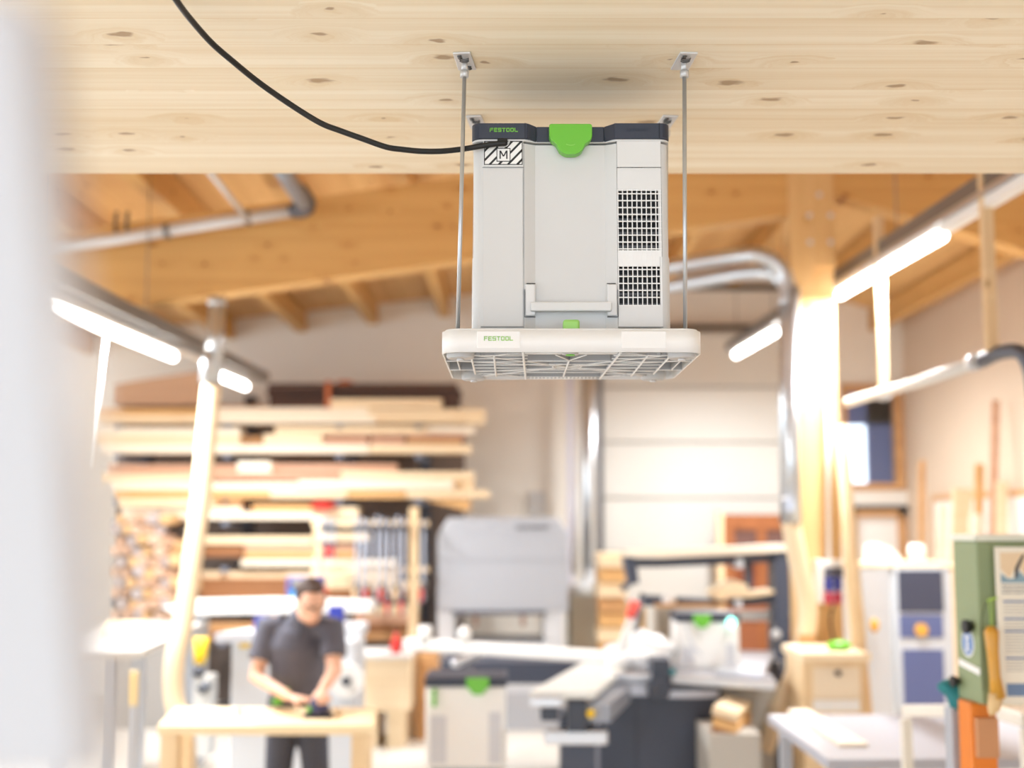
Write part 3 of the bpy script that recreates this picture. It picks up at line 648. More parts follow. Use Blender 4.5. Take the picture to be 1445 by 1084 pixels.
# ducts down the middle of the far wall
mv = thing('extraction_duct','silver vertical duct on the far wall, its hose looping to the big grey machine','duct',P(832,650,13.6))
m = MB(); m.tube([P(832,380,13.6),P(832,690,13.6),P(833,800,13.6)],.085,16); m.build('duct_pipe', duct, mv)
m = MB(); m.tube(smooth_pts([P(833,798,13.6),P(832,818,13.55),P(822,832,13.4),P(805,836,13.2),P(795,834,13.1)],8),.075,14); m.build('hose_bend', mat('grey_hose',(186,188,190),.45), mv)
m = MB(); m.tube([P(821,560,14.2),P(818,700,14.2),P(812,810,14.2)],.05,12); m.build('return_pipe', white, mv)
m = MB(); lo, hi = bx(801,809,530,800,14.6,.1); m.box((lo[0],lo[1],0),hi); tag(m.build('service_post', mat('lavender_grey',(206,206,222),.5)), 'slim lavender-grey service post on the far wall left of the duct', 'post')
m = MB(); m.box(*bx(746,770,694,726,14.96,.035)); m.build
tag(m.build('wall_notice', mat('notice_grey',(206,206,206),.6)), 'grey notice pinned to the far wall above the big grey machine', 'notice')

# ------------------------------------------------------------------ timber rack
RYF = 13.0
rk = thing('cantilever_rack','steel cantilever rack along the far wall, full of long timber','rack',(P(420,900,13.9).x,13.95,0))
steelr = mat('rack_steel',(74,74,80),.5,.3)
arms = [599, 640, 704, 735, 800, 846, 905]
for x_ in (205,350,497,600):
    c = P(x_,800,14.2); m = MB(); m.box((c.x-.06,14.1,0),(c.x+.06,14.25,P(x_,560,14.2).z)); m.build('upright', steelr, rk)
    for y_ in arms:
        z = P(x_,y_+.8,13.0).z; m = MB(); m.box((c.x-.03,13.0,z-.045),(c.x+.03,14.12,z)); m.build('arm', mat('arm_blue_grey',(120,130,150),.5), rk)
    m = MB(); m.box((c.x-.06,13.0,0),(c.x+.06,14.2,.12)); m.build('base', steelr, rk)
m = MB(); c0, c1 = P(158,870,14.45), P(655,870,14.45); m.box((c0.x,14.4,.0),(c1.x,14.46,P(400,590,14.45).z)); tag(m.build('shade_panel', mat('rack_shade_brown',(132,116,106),.8)), 'added shade-brown sheet behind the timber rack, standing in for the wall in shadow', 'board')  # added sheet; its brown is the shadow on the wall behind the rack
bcols = {'cream': wood('board_cream',(248,230,198),(224,192,148),'X',0,.6,.1,edge='Z'), 'honey': wood('board_honey',(232,190,132),(198,146,88),'X',0,.6,.1,edge='Z'),
         'tan': tanwood, 'rosy': wood('board_rosy',(222,180,152),(186,136,108),'X',0,.6,.1,edge='Z'), 'brown': wood('board_brown',(170,118,78),(120,78,48),'X',0,.6,.1,edge='Z'),
         'white': wood('board_white',(252,244,228),(236,216,186),'X',0,.6,.0,edge='Z'), 'dark': darkwood}
def board(x0, x1, y0, y1, Y, c, label, depth=.3, tilt=0, name='board', grp='timber on the rack'):
    lo, hi = bx(x0,x1,y0,y1,Y,depth); m = MB(); m.box(lo, hi, rot=(0,R(tilt),0) if tilt else None)
    return tag(m.build(name, bcols[c], bevel=.004), label, 'board', grp)
shelves = [
 ('top shelf', 598, [(135,282,577,585,13.0,'honey'),(135,285,586,597,13.05,'cream'),(287,520,575,586,13.0,'white'),(287,530,587,597,13.02,'white'),(520,684,577,587,13.0,'cream'),(530,684,588,597,13.05,'cream'),(300,500,572,575.5,13.3,'tan')]),
 ('second shelf', 640, [(130,338,604,614,13.0,'white'),(132,338,615,626,13.0,'cream'),(140,342,627,639,13.0,'white'),(388,600,602,612,13.0,'cream'),(600,668,602,611,13.05,'white'),(372,455,613,627,13.0,'cream'),(456,520,613,619,13.1,'rosy'),(456,520,620,627,13.0,'rosy'),(523,571,613,619,13.1,'rosy'),(523,571,620,627,13.0,'rosy'),(574,655,613,619,13.05,'rosy'),(574,650,620,627,13.0,'tan'),(340,520,628,639,13.0,'white'),(521,664,628,639,13.02,'cream'),(338,370,616,627,13.2,'tan')]),
 ('third shelf', 704, [(335,382,651,667,13.0,'white'),(383,560,655,667,13.1,'rosy'),(150,334,656,668,13.1,'rosy'),(140,300,669,680,13.0,'cream'),(301,480,668,677,13.05,'rosy'),(481,668,666,677,13.0,'cream'),(155,420,681,691,13.0,'white'),(421,640,678,690,13.0,'white'),(615,668,678,690,13.1,'cream'),(160,380,692,703,13.0,'honey'),(381,490,692,703,12.98,'cream'),(491,572,692,703,13.0,'honey'),(573,690,692,703,13.0,'cream')]),
 ('fourth shelf', 735, [(165,300,704,715,12.9,'cream'),(170,340,716,733,13.0,'white'),(355,445,712,722,13.1,'honey'),(340,445,723,733,13.0,'white'),(446,505,716,733,13.05,'cream'),(290,340,706,715,13.0,'tan')]),
 ('fifth shelf', 800, [(285,440,757,768,13.0,'cream'),(441,520,752,764,13.0,'cream'),(345,500,769,778,13.0,'rosy'),(286,343,770,786,13.05,'brown'),(345,505,779,788,13.0,'honey'),(340,560,790,799,13.0,'white')]),
 ('sixth shelf', 846, [(284,420,807,816,13.1,'cream'),(280,405,817,828,13.0,'brown'),(282,455,829,845,13.0,'brown'),(406,560,808,820,13.0,'cream'),(456,600,821,831,13.0,'cream'),(456,600,832,845,13.0,'brown')]),
 ('lowest shelf', 905, [(290,420,880,892,13.0,'tan'),(240,420,893,904,13.0,'brown'),(500,590,855,868,13.0,'cream'),(500,590,869,880,13.0,'rosy'),(500,595,881,892,13.0,'brown'),(498,600,893,904,13.0,'tan')]),
]
for nm, yb, rows in shelves:
    rows_sorted = sorted(rows, key=lambda r: (r[3], r[0]))
    for (x0,x1,y0,y1,Y,c) in rows:
        lay = 1+len({r[3]//6 for r in rows if r[3] > y1+2})
        lay = ['bottom layer','second layer','third layer','fourth layer','fifth layer','sixth layer'][min(lay,6)-1]
        xc = (x0+x1)/2
        zone = 'far left' if xc < 200 else 'left end' if xc < 250 else 'left of centre' if xc < 330 else 'centre left' if xc < 400 else 'near the middle' if xc < 470 else 'centre right' if xc < 530 else 'right of centre' if xc < 580 else 'right end'
        board(x0,x1,y0,y1,Y,c,f"{c} board on the timber rack's {nm}, {lay}, {zone}")
# bundles on top of the rack
m = MB(); lo, hi = bx(160,282,540,572,13.05,.5); m.prism([(lo[0],lo[2]),(hi[0],lo[2]),(hi[0],hi[2]+.12),(lo[0]+.35,hi[2]+.04),(lo[0],hi[2]-.02)],'Y',lo[1],hi[1]); tag(m.build('veneer_bundle', wood('veneer_tan',(200,166,138),(172,134,106),'X',0,.4,.1,edge='Z')), 'rusty tan bundle of veneer on top of the rack at the left', 'timber bundle')
db = thing('dark_timber_bundle','dark brown bundle of planks with an orange strap on top of the rack','timber bundle',P(510,577,13.1))
for i,(a,b,c,d) in enumerate(((378,645,541,549),(376,460,550,558),(462,650,550,559),(380,466,560,575),(625,648,560,575),(466,640,557,563))):
    m = MB(); m.box(*bx(a,b,c,d,13.05+.03*(i%2),.4)); m.build('plank', darkwood, db, bevel=.004)
m = MB(); m.box(*bx(459,466,538,577,13.0,.5)); m.build('strap', mat('strap_orange',(190,104,60),.6), db)
m = MB(); m.ball(P(487,541,13.1),.06,10,6,sx=1.6,sz=.5); m.build('strap_knot', mat('strap_orange',(190,104,60)), db)
m = MB(); m.box(*bx(466,623,563,575,12.98,.3)); tag(m.build('board', bcols['cream']), 'single pale board lying in front of the dark bundle, top of the rack', 'board', 'timber on the rack')
m = MB(); a = P(640,708,12.95); m.prism([(P(600,706,12.95).x,P(600,706,12.95).z),(P(665,706,12.95).x,P(665,706,12.95).z),(P(661,722,12.95).x,P(661,722,12.95).z),(P(640,716,12.95).x,P(640,716,12.95).z)],'Y',12.9,13.25); tag(m.build('offcut_board', bcols['honey']), 'golden offcut jutting down at the right end of the third shelf', 'board')
m = MB(); m.ball(P(456,714,12.95),.09,12,8,sx=1.5,sz=.5); tag(m.build('paint_pot', red), 'small red pot standing above the clamp rack', 'pot')
# heap of branch wood ends at the left
rnd = random.Random(3)
k = 0
wdesc = ['low in the heap','in the lower middle of the heap','in the upper middle of the heap','near the top of the heap']
endm = [wood('log_end_%d'%i, c, d, 'Y',0,.6,.1,edge='Z') for i,(c,d) in enumerate((((222,192,168),(168,128,104)),((204,168,140),(140,100,78)),((190,180,178),(140,126,122)),((224,188,140),(170,120,74))))]
for row in range(10):
    for c_ in range(5 + (row < 6)):
        x_ = 160 + c_*16 + (row%2)*8 + rnd.uniform(-2,2); y_ = 868-row*15 + rnd.uniform(-2,2)
        if y_ < 725 and x_ > 215: continue
        c = P(x_, y_, 12.6+rnd.uniform(-.05,.05)); r = rnd.uniform(.05,.064)
        m = MB(); d = Vector((rnd.uniform(-.08,.08), .7, rnd.uniform(-.03,.03))); m.tube([c, c+d*.5, c+d],[r, r*1.05, r*.95],10,flat=rnd.uniform(.75,1.0))
        cols_ = ['at its left edge','left of its middle','in its middle','right of its middle','toward its right edge','at its right edge']
        tag(m.build('log', endm[k%4]), f'{["pale","tan","greyish","honey"][k%4]} log end in the heap left of the rack, {["bottom row","second row","third row","fourth row","fifth row","sixth row","seventh row","eighth row","ninth row","top row"][row]}, {cols_[c_]}', 'log', 'logs heaped beside the rack'); k += 1
m = MB(); lo, hi = bx(148,262,880,900,12.5,.9); m.box((lo[0],lo[1],0),(hi[0],hi[1],P(200,876,12.5).z)); tag(m.build('log_stand', mat('stand_grey',(150,146,142),.7)), 'plain grey stand carrying the heap of logs', 'stand')
for (x0,x1,y0,y1,l) in ((225,285,765,778,'on the upper peg'),(228,285,782,792,'below the upper peg'),(222,283,798,812,'above the lowest peg'),(235,282,820,836,'on the lowest peg')):
    c0, c1 = P(x0,(y0+y1)/2,12.8), P(x1,(y0+y1)/2-3,13.0); m = MB(); m.tube([c0,c1],[.055,.06],10); tag(m.build('pole', endm[3]), 'honey coloured rough pole between the log heap and the hose, '+l, 'pole', 'rough poles')
m = MB(); m.box(*bx(600,612,822,832,12.9,.1)); m.b.free()

# ------------------------------------------------------------------ clamp rack
ck = thing('clamp_rack','pale wooden frame hung with long steel bar clamps in front of the timber rack','rack',(P(520,900,12.2).x,12.3,0))
for x_, w_ in ((447,10),(583,12)):
    c = P(x_,850,12.3); m = MB(); m.box((c.x-w_/290,12.28,0),(c.x+w_/290,12.36,P(x_,716 if x_>500 else 728,12.3).z)); m.build('upright', palewoodz, ck)
for y_ in (735,800):
    lo, hi = bx(440,605,y_,y_+8,12.30,.04); m = MB(); m.box(lo, hi); m.build('rail', palewood, ck)
cl_m = mat('clamp_steel',(176,182,196),.4,.4)
i = 0
for x_ in (455,463,471,503,511,519,531,540,549,560,569,597):
    t_ = thing('bar_clamp', f'steel bar clamp on the wooden frame, {["first","second","third","fourth","fifth","sixth","seventh","eighth","ninth","tenth","eleventh","twelfth"][i]} from its left end', 'clamp', P(x_,745,12.2), 0, 'bar clamps on the frame')
    yb = 790 if x_ < 480 else (850 if i%2 else 868)
    m = MB(); m.box(*bx(x_-1.8,x_+1.8,728+(i%3)*3,yb,12.22,.03)); m.build('bar', cl_m, t_)
    m = MB(); m.box(*bx(x_-4,x_+2,740,748,12.18,.08)); m.build('fixed_jaw', mat('jaw_grey',(90,92,100),.4,.5), t_)
    m = MB(); m.box(*bx(x_-4,x_+2,yb-26,yb-18,12.18,.08)); m.build('sliding_jaw', mat('jaw_grey',(90,92,100)), t_)
    c = P(x_-3, yb-8, 12.16); m = MB(); m.tube([c+Vector((0,0,.07)),c+Vector((0,0,-.05))],[.018,.014],8); m.build('handle', red if i%3 else palewoodz, t_)
    i += 1

# ------------------------------------------------------------------ wide-belt sander
SY = 12.4
sn = thing('wide_belt_sander','large pale grey wide-belt sanding machine with chamfered top corners against the far wall','machine',(P(708,800,SY).x,SY+.5,0))
def pp(pts, Y): return [(P(x,y,Y).x, P(x,y,Y).z) for x, y in pts]
m = MB(); m.prism(pp([(617,754),(633,730),(786,730),(803,752),(803,864),(617,864)],SY),'Y',SY,SY+1.1)
m.build('hood', mgrey, sn, bevel=.02)
m = MB(); m.prism(pp([(617,862),(641,862),(641,968),(617,968)],SY),'Y',SY+.02,SY+1.05); m.build('side_column', lgrey, sn)
m = MB(); m.prism(pp([(768,862),(795,862),(795,968),(768,968)],SY),'Y',SY+.02,SY+1.05); m.build('side_column', lgrey, sn)
m = MB(); m.box(*bx(638,770,862,868,SY-.02,.06)); m.build('opening_edge', mat('edge_dark',(96,98,108),.4), sn)
m = MB(); m.box(*bx(641,768,908,1000,SY+.05,1.0)); m.build('table', lgrey, sn)
for x_ in (668,735): m = MB(); m.box(*bx(x_,x_+6,868,884,SY+.2,.1)); m.build('pressure_shoe', mat('shoe_tan',(190,150,130),.5), sn)
m = MB()
for k,(a,b) in enumerate(((728,732),(733.5,738),(739.5,744),(745.5,748),(750,755),(756.5,761),(762.5,768),(769.5,774))): m.box(*bx(a,b,742,747,SY-.012,.02))
m.build('maker_lettering', mat('lettering_grey',(120,122,130),.5), sn)
m = MB(); m.box(*bx(617,803,790,791,SY-.006,.012)); m.build('seam', mat('seam_pale',(160,164,172),.5), sn)
m = MB(); m.box((sn.location.x-.8,SY+.01,0),(sn.location.x+.6,SY+1.0,.35)); m.build('plinth', mgrey, sn)

# concrete block and pallets
m = MB(); m.box(*bx(806,846,842,990,12.8,.9)); tag(m.build('grey_bin', mat('putty_grey',(190,187,175),.8,noise=.08,nscale=3)), 'dull putty-grey bin below the looped hose', 'bin')
z_ = 0
tones = ['cream','honey','cream','honey','tan','cream','honey','cream']
ordn = ['bottom','second from bottom','third from bottom','fourth from bottom','fourth from top','third from top','second from top','top']
for i in range(8):
    y1 = 948-i*21; m = MB(); w_ = [0,1,-1,1,0,-1,1,0][i]
    lo, hi = bx(846+w_,886+w_,y1-19,y1,12.3,.8); m.box(lo,(hi[0],hi[1],lo[2]+.09)); m.box((lo[0],lo[1]+.02,lo[2]+.09),(hi[0]-.02,hi[1],hi[2]))
    tag(m.build('timber_blank', bcols[tones[i]]), f'{tones[i]} timber blank in the stack beside the grey bin, {ordn[i]}', 'timber', 'stacked timber blanks')
m = MB(); lo, hi = bx(846,888,952,960,12.28,.85); m.box((lo[0],lo[1],0),(hi[0],hi[1],P(860,949,12.3).z)); tag(m.build('pallet', tanwood), 'low pallet under the stacked timber blanks', 'pallet')

# ------------------------------------------------------------------ carved brown door leaning at the wall
cd = thing('carved_door','reddish brown panelled wooden door with small glazed panes standing before the sectional door','door',(P(1075,850,14.3).x,14.3,0))
DX0, DX1 = P(1021,800,14.3).x, P(1128,800,14.3).x; DT = P(1060,726,14.3).z
fr_ = [( (DX0,14.25,0),(DX0+.12,14.32,DT)), ((DX1-.12,14.25,0),(DX1,14.32,DT)), ((DX0+.12,14.252,DT-.17),(DX1-.12,14.318,DT-.002)), ((DX0+.12,14.252,.9),(DX1-.12,14.318,1.05)), ((DX0+.12,14.252,0.002),(DX1-.12,14.318,.2)), (((DX0+DX1)/2-.05,14.254,.2),((DX0+DX1)/2+.05,14.316,DT-.17))]
m = MB(); [m.box(a,b) for a,b in fr_]; m.build('frame', doorwood, cd)
for a, b in ((DX0+.12,(DX0+DX1)/2-.05),((DX0+DX1)/2+.05,DX1-.12)):
    m = MB(); m.box((a,14.28,1.55),(b,14.29,DT-.17)); m.build('pane', mat('smoky_pane',(110,80,74),.2), cd)
    m = MB(); m.box((a,14.27,1.05),(b,14.31,1.55)); m.beam((a,14.26,1.08),(b,14.26,1.52),.02,.05,up=(0,1,0)); m.beam((a,14.26,1.52),(b,14.26,1.08),.02,.05,up=(0,1,0)); m.build('carved_panel', mat('deep_reddish_wood',(140,74,40),.5), cd)
    m = MB(); m.box((a,14.27,.2),(b,14.31,.9)); m.build('lower_panel', mat('reddish_wood',(146,86,52),.5), cd)
m = MB(); m.box((DX0-.07,14.24,0),(DX0,14.34,DT+.04)); m.build('lining', palewoodz, cd)
# ------------------------------------------------------------------ slate storage rack with long arms
YR2 = 10.2
sr = thing('slate_storage_rack','dark slate steel rack with two long arms and a drop head, right of the middle','rack',(P(1080,900,YR2).x,YR2+.2,0))
def pbar(pts, th, Y, dep): 
    m = MB(); q = [P(x,y,Y) for x,y in pts]
    for a,b in zip(q,q[1:]): m.beam(a,b,dep,th)
    return m
m = MB(); m.prism(pp([(1094,779),(1112,779),(1117,850),(1114,955),(1114,1088),(1092,1088),(1094,930)],YR2),'Y',YR2,YR2+.3); m.build('column', dgrey, sr, bevel=.01)
m = MB(); m.prism(pp([(900,789),(935,789),(1060,783),(1100,781),(1100,793),(1060,796),(935,801),(900,801)],YR2),'Y',YR2+.05,YR2+.25); m.build('upper_arm', dgrey, sr, bevel=.006)
m = MB(); m.prism(pp([(908,841),(1000,846),(1030,850),(1100,839),(1100,852),(1030,858),(908,856)],YR2),'Y',YR2+.05,YR2+.25); m.build('lower_arm', dgrey, sr, bevel=.006)
m = MB(); m.prism(pp([(880,786),(897,787),(902,824),(893,824),(880,836),(877,834),(888,822)],YR2),'Y',YR2-.02,YR2+.28); m.build('drop_head', dgrey, sr, bevel=.01)
m = MB(); m.box(*bx(1053,1062,795,832,YR2+.1,.1)); m.build('strut', dgrey, sr)
for x_, y0_ in ((1044,788),(1042,845)): m = MB(); m.box(*bx(x_-4,x_+5,y0_,y0_+14,YR2,.3)); m.build('sleeve', lgrey, sr)
for y_, dx in ((865,1122),(895,1095),(938,1096)): m = MB(); m.ball(P(dx,y_,YR2-.03),.04,10,8); m.build('knob', mat('knob_pale',(206,206,206),.4), sr)
m = MB(); m.prism(pp([(888,777),(1040,772),(1110,768),(1110,777.5),(1040,782),(935,787),(888,785)],YR2),'Y',YR2-.05,YR2+.35); tag(m.build('board', bcols['white']), 'long whitish board on the upper slate arm', 'board')
m = MB(); m.prism(pp([(1005,836),(1020,824),(1040,820),(1053,824),(1056,836),(1092,833),(1092,837),(1060,843),(1005,843)],YR2),'Y',YR2-.02,YR2+.3); tag(m.build('moulding_board', bcols['cream']), 'pale shaped moulding lying on the lower slate arm', 'board')
m = MB(); m.ball(P(944,846,YR2+.05),.05,12,8,sx=1.2); tag(m.build('white_roll', white), 'small white roll at the left of the lower slate arm', 'roll')
m = MB(); m.box(*bx(925,1030,853,857.5,YR2-.1,.4)); tag(m.build('board', bcols['tan']), 'tan board tucked under the lower slate arm', 'board')
m = MB(); lo, hi = bx(926,1008,858,872,YR2+.6,.3); m.box((lo[0],lo[1],0),hi); tag(m.build('grey_case', mat('drab_case',(178,172,162),.6)), 'drab grey case behind the lower slate arm', 'case')
m = MB(); m.box(*bx(1044,1098,862,876,YR2+.2,.05)); tag(m.build('white_rail', white), 'short white rail in front of the brown carved door', 'rail')
m = MB(); lo, hi = bx(905,912,858,900,YR2+.3,.2); m.box((lo[0],lo[1],0),hi); tag(m.build('timber_prop', postwood), 'orange-brown timber prop below the slate arm, left side', 'prop')

# ------------------------------------------------------------------ panel saw
PY = 8.3
ps = thing('panel_saw','dark slate panel saw with aluminium rails in the middle of the hall','machine',(P(925,1000,PY).x,PY+.4,0))
lo, hi = bx(845,1014,962,1080,PY,.9); m = MB(); m.box((lo[0],lo[1],0),(hi[0],hi[1],hi[2])); m.build('cabinet', dgrey, ps, bevel=.01)
m = MB(); m.box((P(897,1000,PY).x-.002,PY-.004,0),(P(897,1000,PY).x+.002,PY+.01,hi[2]-.01)); m.build('door_gap', mat('gap_dark',(40,44,54),.6), ps)
zt = hi[2]
m = MB(); m.box((lo[0]-.02,PY-.05,zt),(hi[0]+.35,PY+.95,zt+.035)); m.build('table_top', mat('saw_table_grey',(186,188,196),.3,.4), ps, bevel=.004)
m = MB(); m.box(*bx(865,922,950,958,PY-.12,.06)); m.build('front_rail', alu, ps, bevel=.01)
m = MB(); a, b = P(948,958,PY-.12), P(1096,968,PY-.35); m.beam(a,b,.06,.055); m.build('fence_rail', alu, ps, bevel=.01)
m = MB(); m.box(*bx(866,922,965,982,PY-.03,.04)); m.build('name_panel', mat('panel_silver',(196,198,208),.35,.4), ps)
m = MB(); m.box(*bx(928,1014,975,985,PY-.03,.04)); m.build('trim_strip', mat('panel_silver',(196,198,208)), ps)
m = MB(); c = P(932,952,PY-.1); m.box((c.x-.06,PY-.16,c.z-.10),(c.x+.06,PY+.1,c.z+.10)); m.cyl((c.x-.02,PY-.2,c.z-.09),(c.x-.02,PY-.1,c.z-.09),.07); m.build('fence_carrier', mat('carrier_dark',(56,62,76),.4), ps, bevel=.01)
m = MB(); m.ball((c.x+.07,PY-.15,c.z+.02),.022,8,6); m.build('lock_knob', teal, ps)
# sliding table : near end toward viewer
sl = thing('sliding_table','pale sliding table carriage of the panel saw reaching toward the viewer','table',(P(820,960,7.6).x,7.6,.0))
zt2 = CAM_Z-.935
q = [PZ(748,976,zt2),PZ(838,976,zt2),PZ(890,935,zt2),PZ(822,935,zt2)]
m = MB(); m.hexa([p-Vector((0,0,.04)) for p in q]+q); m.build('table_top', mat('pale_table',(226,226,220),.3,.2), sl)
m = MB(); m.beam(q[0]+Vector((0,-.03,-.05)),q[1]+Vector((-.18,-.03,-.05)),.06,.06); m.build('edge_profile', alu, sl, bevel=.01)
m = MB(); m.beam(q[1]+Vector((.02,0,-.12)),q[1]+(q[2]-q[1])*.55+Vector((.02,0,-.12)),.14,.10); m.build('guide_beam', mat('guide_grey',(150,154,164),.35,.5), sl)
m = MB(); c = (q[0]+q[1])/2; m.box((c.x-.12,c.y-.02,c.z-.16),(c.x-.02,c.y+.15,c.z-.05)); m.box((c.x+.03,c.y-.02,c.z-.22),(c.x+.14,c.y+.2,c.z-.05)); m.build('carriage_block', mat('carrier_dark',(56,62,76)), sl, bevel=.008)
m = MB(); m.box((c.x-.1,c.y+.03,c.z-.30),(c.x+.26,c.y+.13,c.z-.22)); m.build('cross_arm', alu, sl, bevel=.01)
m = MB(); m.box((c.x+.0,c.y+.2,0),(c.x+.2,c.y+.5,c.z-.16)); m.build('support_foot', dgrey, sl)
m = MB(); m.ball((c.x+.16,c.y-.02,c.z-.12),.025,8,6); m.build('knob', yellow, sl)
# crosscut outrigger beam : long white extrusion
ot = thing('crosscut_fence','long white aluminium fence beam lying across the saw, in front of the big grey machine','fence',P(720,912,9.2))
a, b = P(572,908,9.6), P(866,928,8.9); m = MB(); m.beam(a,b,.09,.085); m.build('extrusion', white, ot, bevel=.02)
m = MB(); m.beam(P(640,938,9.5),P(690,915,9.7),.08,.05); m.build('bracket', alu, ot, bevel=.01)
m = MB(); c = P(657,900,9.35); m.tube([c+Vector((0,0,-.03)),c+Vector((-.01,0,.04)),c+Vector((.0,0,.08))],[.035,.05,.02],10); m.build('flip_stop', white, ot)
m = MB(); c = P(600,895,9.5); m.tube([c+Vector((0,0,-.05)),c+Vector((0,0,.06))],.05,10); m.build('end_stop', white, ot)
m = MB(); m.tube([P(662,940,9.4),P(662,1000,9.4),P(662,1080,9.4)],.03,8); m.tube([P(850,932,8.95),P(850,938,8.95)],.03,8); m.build('support_leg', mat('jaw_grey',(90,92,100)), ot)
# dark trough table behind
m = MB(); lo, hi = bx(622,840,935,948,10.0,.7); m.box((lo[0],lo[1],CAM_Z-1.22),(hi[0],hi[1],hi[2])); m.box((lo[0]+.1,lo[1]+.1,0),(lo[0]+.2,hi[1]-.1,CAM_Z-1.22)); m.box((hi[0]-.2,lo[1]+.1,0),(hi[0]-.1,hi[1]-.1,CAM_Z-1.22)); tag(m.build('side_bench', dgrey), 'low dark slate bench behind the long white fence', 'bench')
m = MB(); lo, hi = bx(769,862,931,936,9.05,.3); 
m.box((lo[0],lo[1]+.3,lo[2]),(hi[0],hi[1]+.3,hi[2])); tag(m.build('board', bcols['tan']), 'short tan board lying behind the sliding table', 'board')
# saw guard on its arm
sg = thing('saw_guard','red and white hooded saw guard on a thin slanted arm above the saw','guard',P(890,940,8.6))
m = MB(); m.tube([P(872,935,8.6),P(885,890,8.6),P(898,850,8.6)],[.05,.035,.03],10,flat=.6); m.build('guard_hood', white, sg)
m = MB(); m.tube([P(889,872,8.56),P(897,848,8.56)],[.034,.036],10); m.build('red_tip', mat('coral_red',(232,84,70),.4), sg)
m = MB(); m.tube([P(884,945,8.65),P(900,880,8.7),P(906,838,8.75)],.018,8); m.build('arm', mat('jaw_grey',(90,92,100)), sg)
# crumpled dust sheet / bag on the saw
m = MB(); rr = random.Random(5); c = P(900,925,8.7)
m.ball(c,.20,28,18,sx=1.1,sy=1.0,sz=.75)
for v in m.b.verts:
    k_ = 1+.12*math.sin(v.co.x*31+v.co.z*17)+.08*math.sin(v.co.z*53+v.co.y*23); v.co = c+(v.co-c)*k_
    v.co.x += (c.z-v.co.z)*-.35; v.co.z = max(v.co.z, zt+.037)
tag(m.build('plastic_bag', mat('translucent_bag',(228,228,228),.35)), 'crumpled pale plastic bag lying on the panel saw', 'bag')

# ------------------------------------------------------------------ small white extractors (same family as the hanging unit)
def extractor(label, x0, x1, y0, y1, Y, depth, panelside=True, cable=False, rest=None):
    lo, hi = bx(x0,x1,y0,y1,Y,depth)
    zb = rest if rest is not None else lo[2]
    t_ = thing('dust_extractor', label, 'dust extractor', ((lo[0]+hi[0])/2,Y+depth/2,zb), 0, 'boxy dust extractors')
    m = MB(); m.box((lo[0],Y,zb),(hi[0],Y+depth,hi[2]-.05)); m.build('housing', white, t_, bevel=.02)
    m = MB(); m.box((lo[0]-.005,Y-.01,hi[2]-.055),(hi[0]+.005,Y+depth+.01,hi[2])); m.build('lid', navy, t_, bevel=.008)
    cxm = (lo[0]*.35+hi[0]*.65) if panelside else (lo[0]*.6+hi[0]*.4); cz = hi[2]-.05
    T_ = [(-.07,.05),(.07,.05),(.07,-.005),(.05,-.02),(.03,-.05),(-.03,-.05),(-.05,-.02),(-.07,-.005)]
    s_ = (hi[0]-lo[0])/.5
    m = MB(); m.prism([(cxm+a*s_, cz+b*s_) for a,b in T_],'Y',Y-.03,Y+.0); m.build('latch', green, t_, bevel=.004)
    m = MB(); m.box((lo[0]+.03,Y-.004,zb+.03),(lo[0]+.03+(hi[0]-lo[0])*.2,Y+.002,hi[2]-.22)); m.build('vent_panel', mat('vent_grey',(206,208,214),.5), t_)
    m = MB(); m.box((hi[0]-.03-(hi[0]-lo[0])*.15,Y-.004,zb+.03),(hi[0]-.03,Y+.002,hi[2]-.2)); m.build('vent_panel', mat('vent_grey',(206,208,214)), t_)
    return t_, lo, hi
t1, lo, hi = extractor('white dust extractor box with green latch, low in front of the saw near the worker', 600,714,956,1085,7.6,.42)
c = P(613,985,7.58); m = MB(); m.box((c.x-.01,7.57,c.z-.05),(c.x+.01,7.6,c.z+.05)); m.build('green_tag', green, t1)
m = MB(); m.box((t1.location.x-.2,7.65,0),(t1.location.x+.2,7.98,t1.location.z)); tag(m.build('wheeled_base', mat('base_grey',(160,162,168),.5)), 'plain grey trolley base under the near dust extractor', 'trolley')
zsaw = zt+.035
t2, lo, hi = extractor('white dust extractor box standing on top of the panel saw, teal light at its corner', 955,1044,866,946,8.65,.35,False,rest=zsaw)
m = MB(); m.ball(P(1032,878,8.62),.03,12,8); m.build('indicator_light', mat('teal_light',(150,255,235),.4,emit=3), t2)
m = MB(); m.tube(smooth_pts([P(968,880,8.62),P(975,905,8.6),P(990,925,8.62)],5),.008,6); m.build('cable', mat('vent_grey',(206,208,214)), t2)
# right saw extension table
ex = thing('extension_table','grey extension table right of the saw with a sloping edge','table',(P(1065,960,8.9).x,8.9,0))
z_ = CAM_Z-.92
q = [PZ(1008,948,z_),PZ(1076,952,z_),PZ(1092,919,z_),PZ(1044,918,z_)]; m = MB(); m.hexa([p-Vector((0,0,.03)) for p in q]+q); m.build('table_top', mat('saw_table_grey',(186,188,196)), ex)
m = MB(); c = (q[0]+q[1]+q[2]+q[3])/4; m.box((1.81,9.05,0),(1.87,9.11,z_-.03)); m.build('leg', dgrey, ex)
m = MB(); lo, hi = bx(1018,1092,975,1022,8.7,.6); m.box((lo[0],lo[1],0),hi); tag(m.build('grey_plinth', mat('plinth_drab',(188,184,176),.7)), 'drab grey plinth beside the dark saw cabinet', 'plinth')
for i,(y_, c_, l) in enumerate(((994,'cream','upper'),(1010,'honey','middle'),(1022,'brown','lowest'))):
    m = MB(); a = P(1016,y_,8.0); m.beam(a, a+Vector((.14,-.05,-.04)), .5, .05); tag(m.build('board', bcols[c_]), f'{c_} board end poking out low beside the saw cabinet, {l} of the three', 'board', 'board ends by the saw')
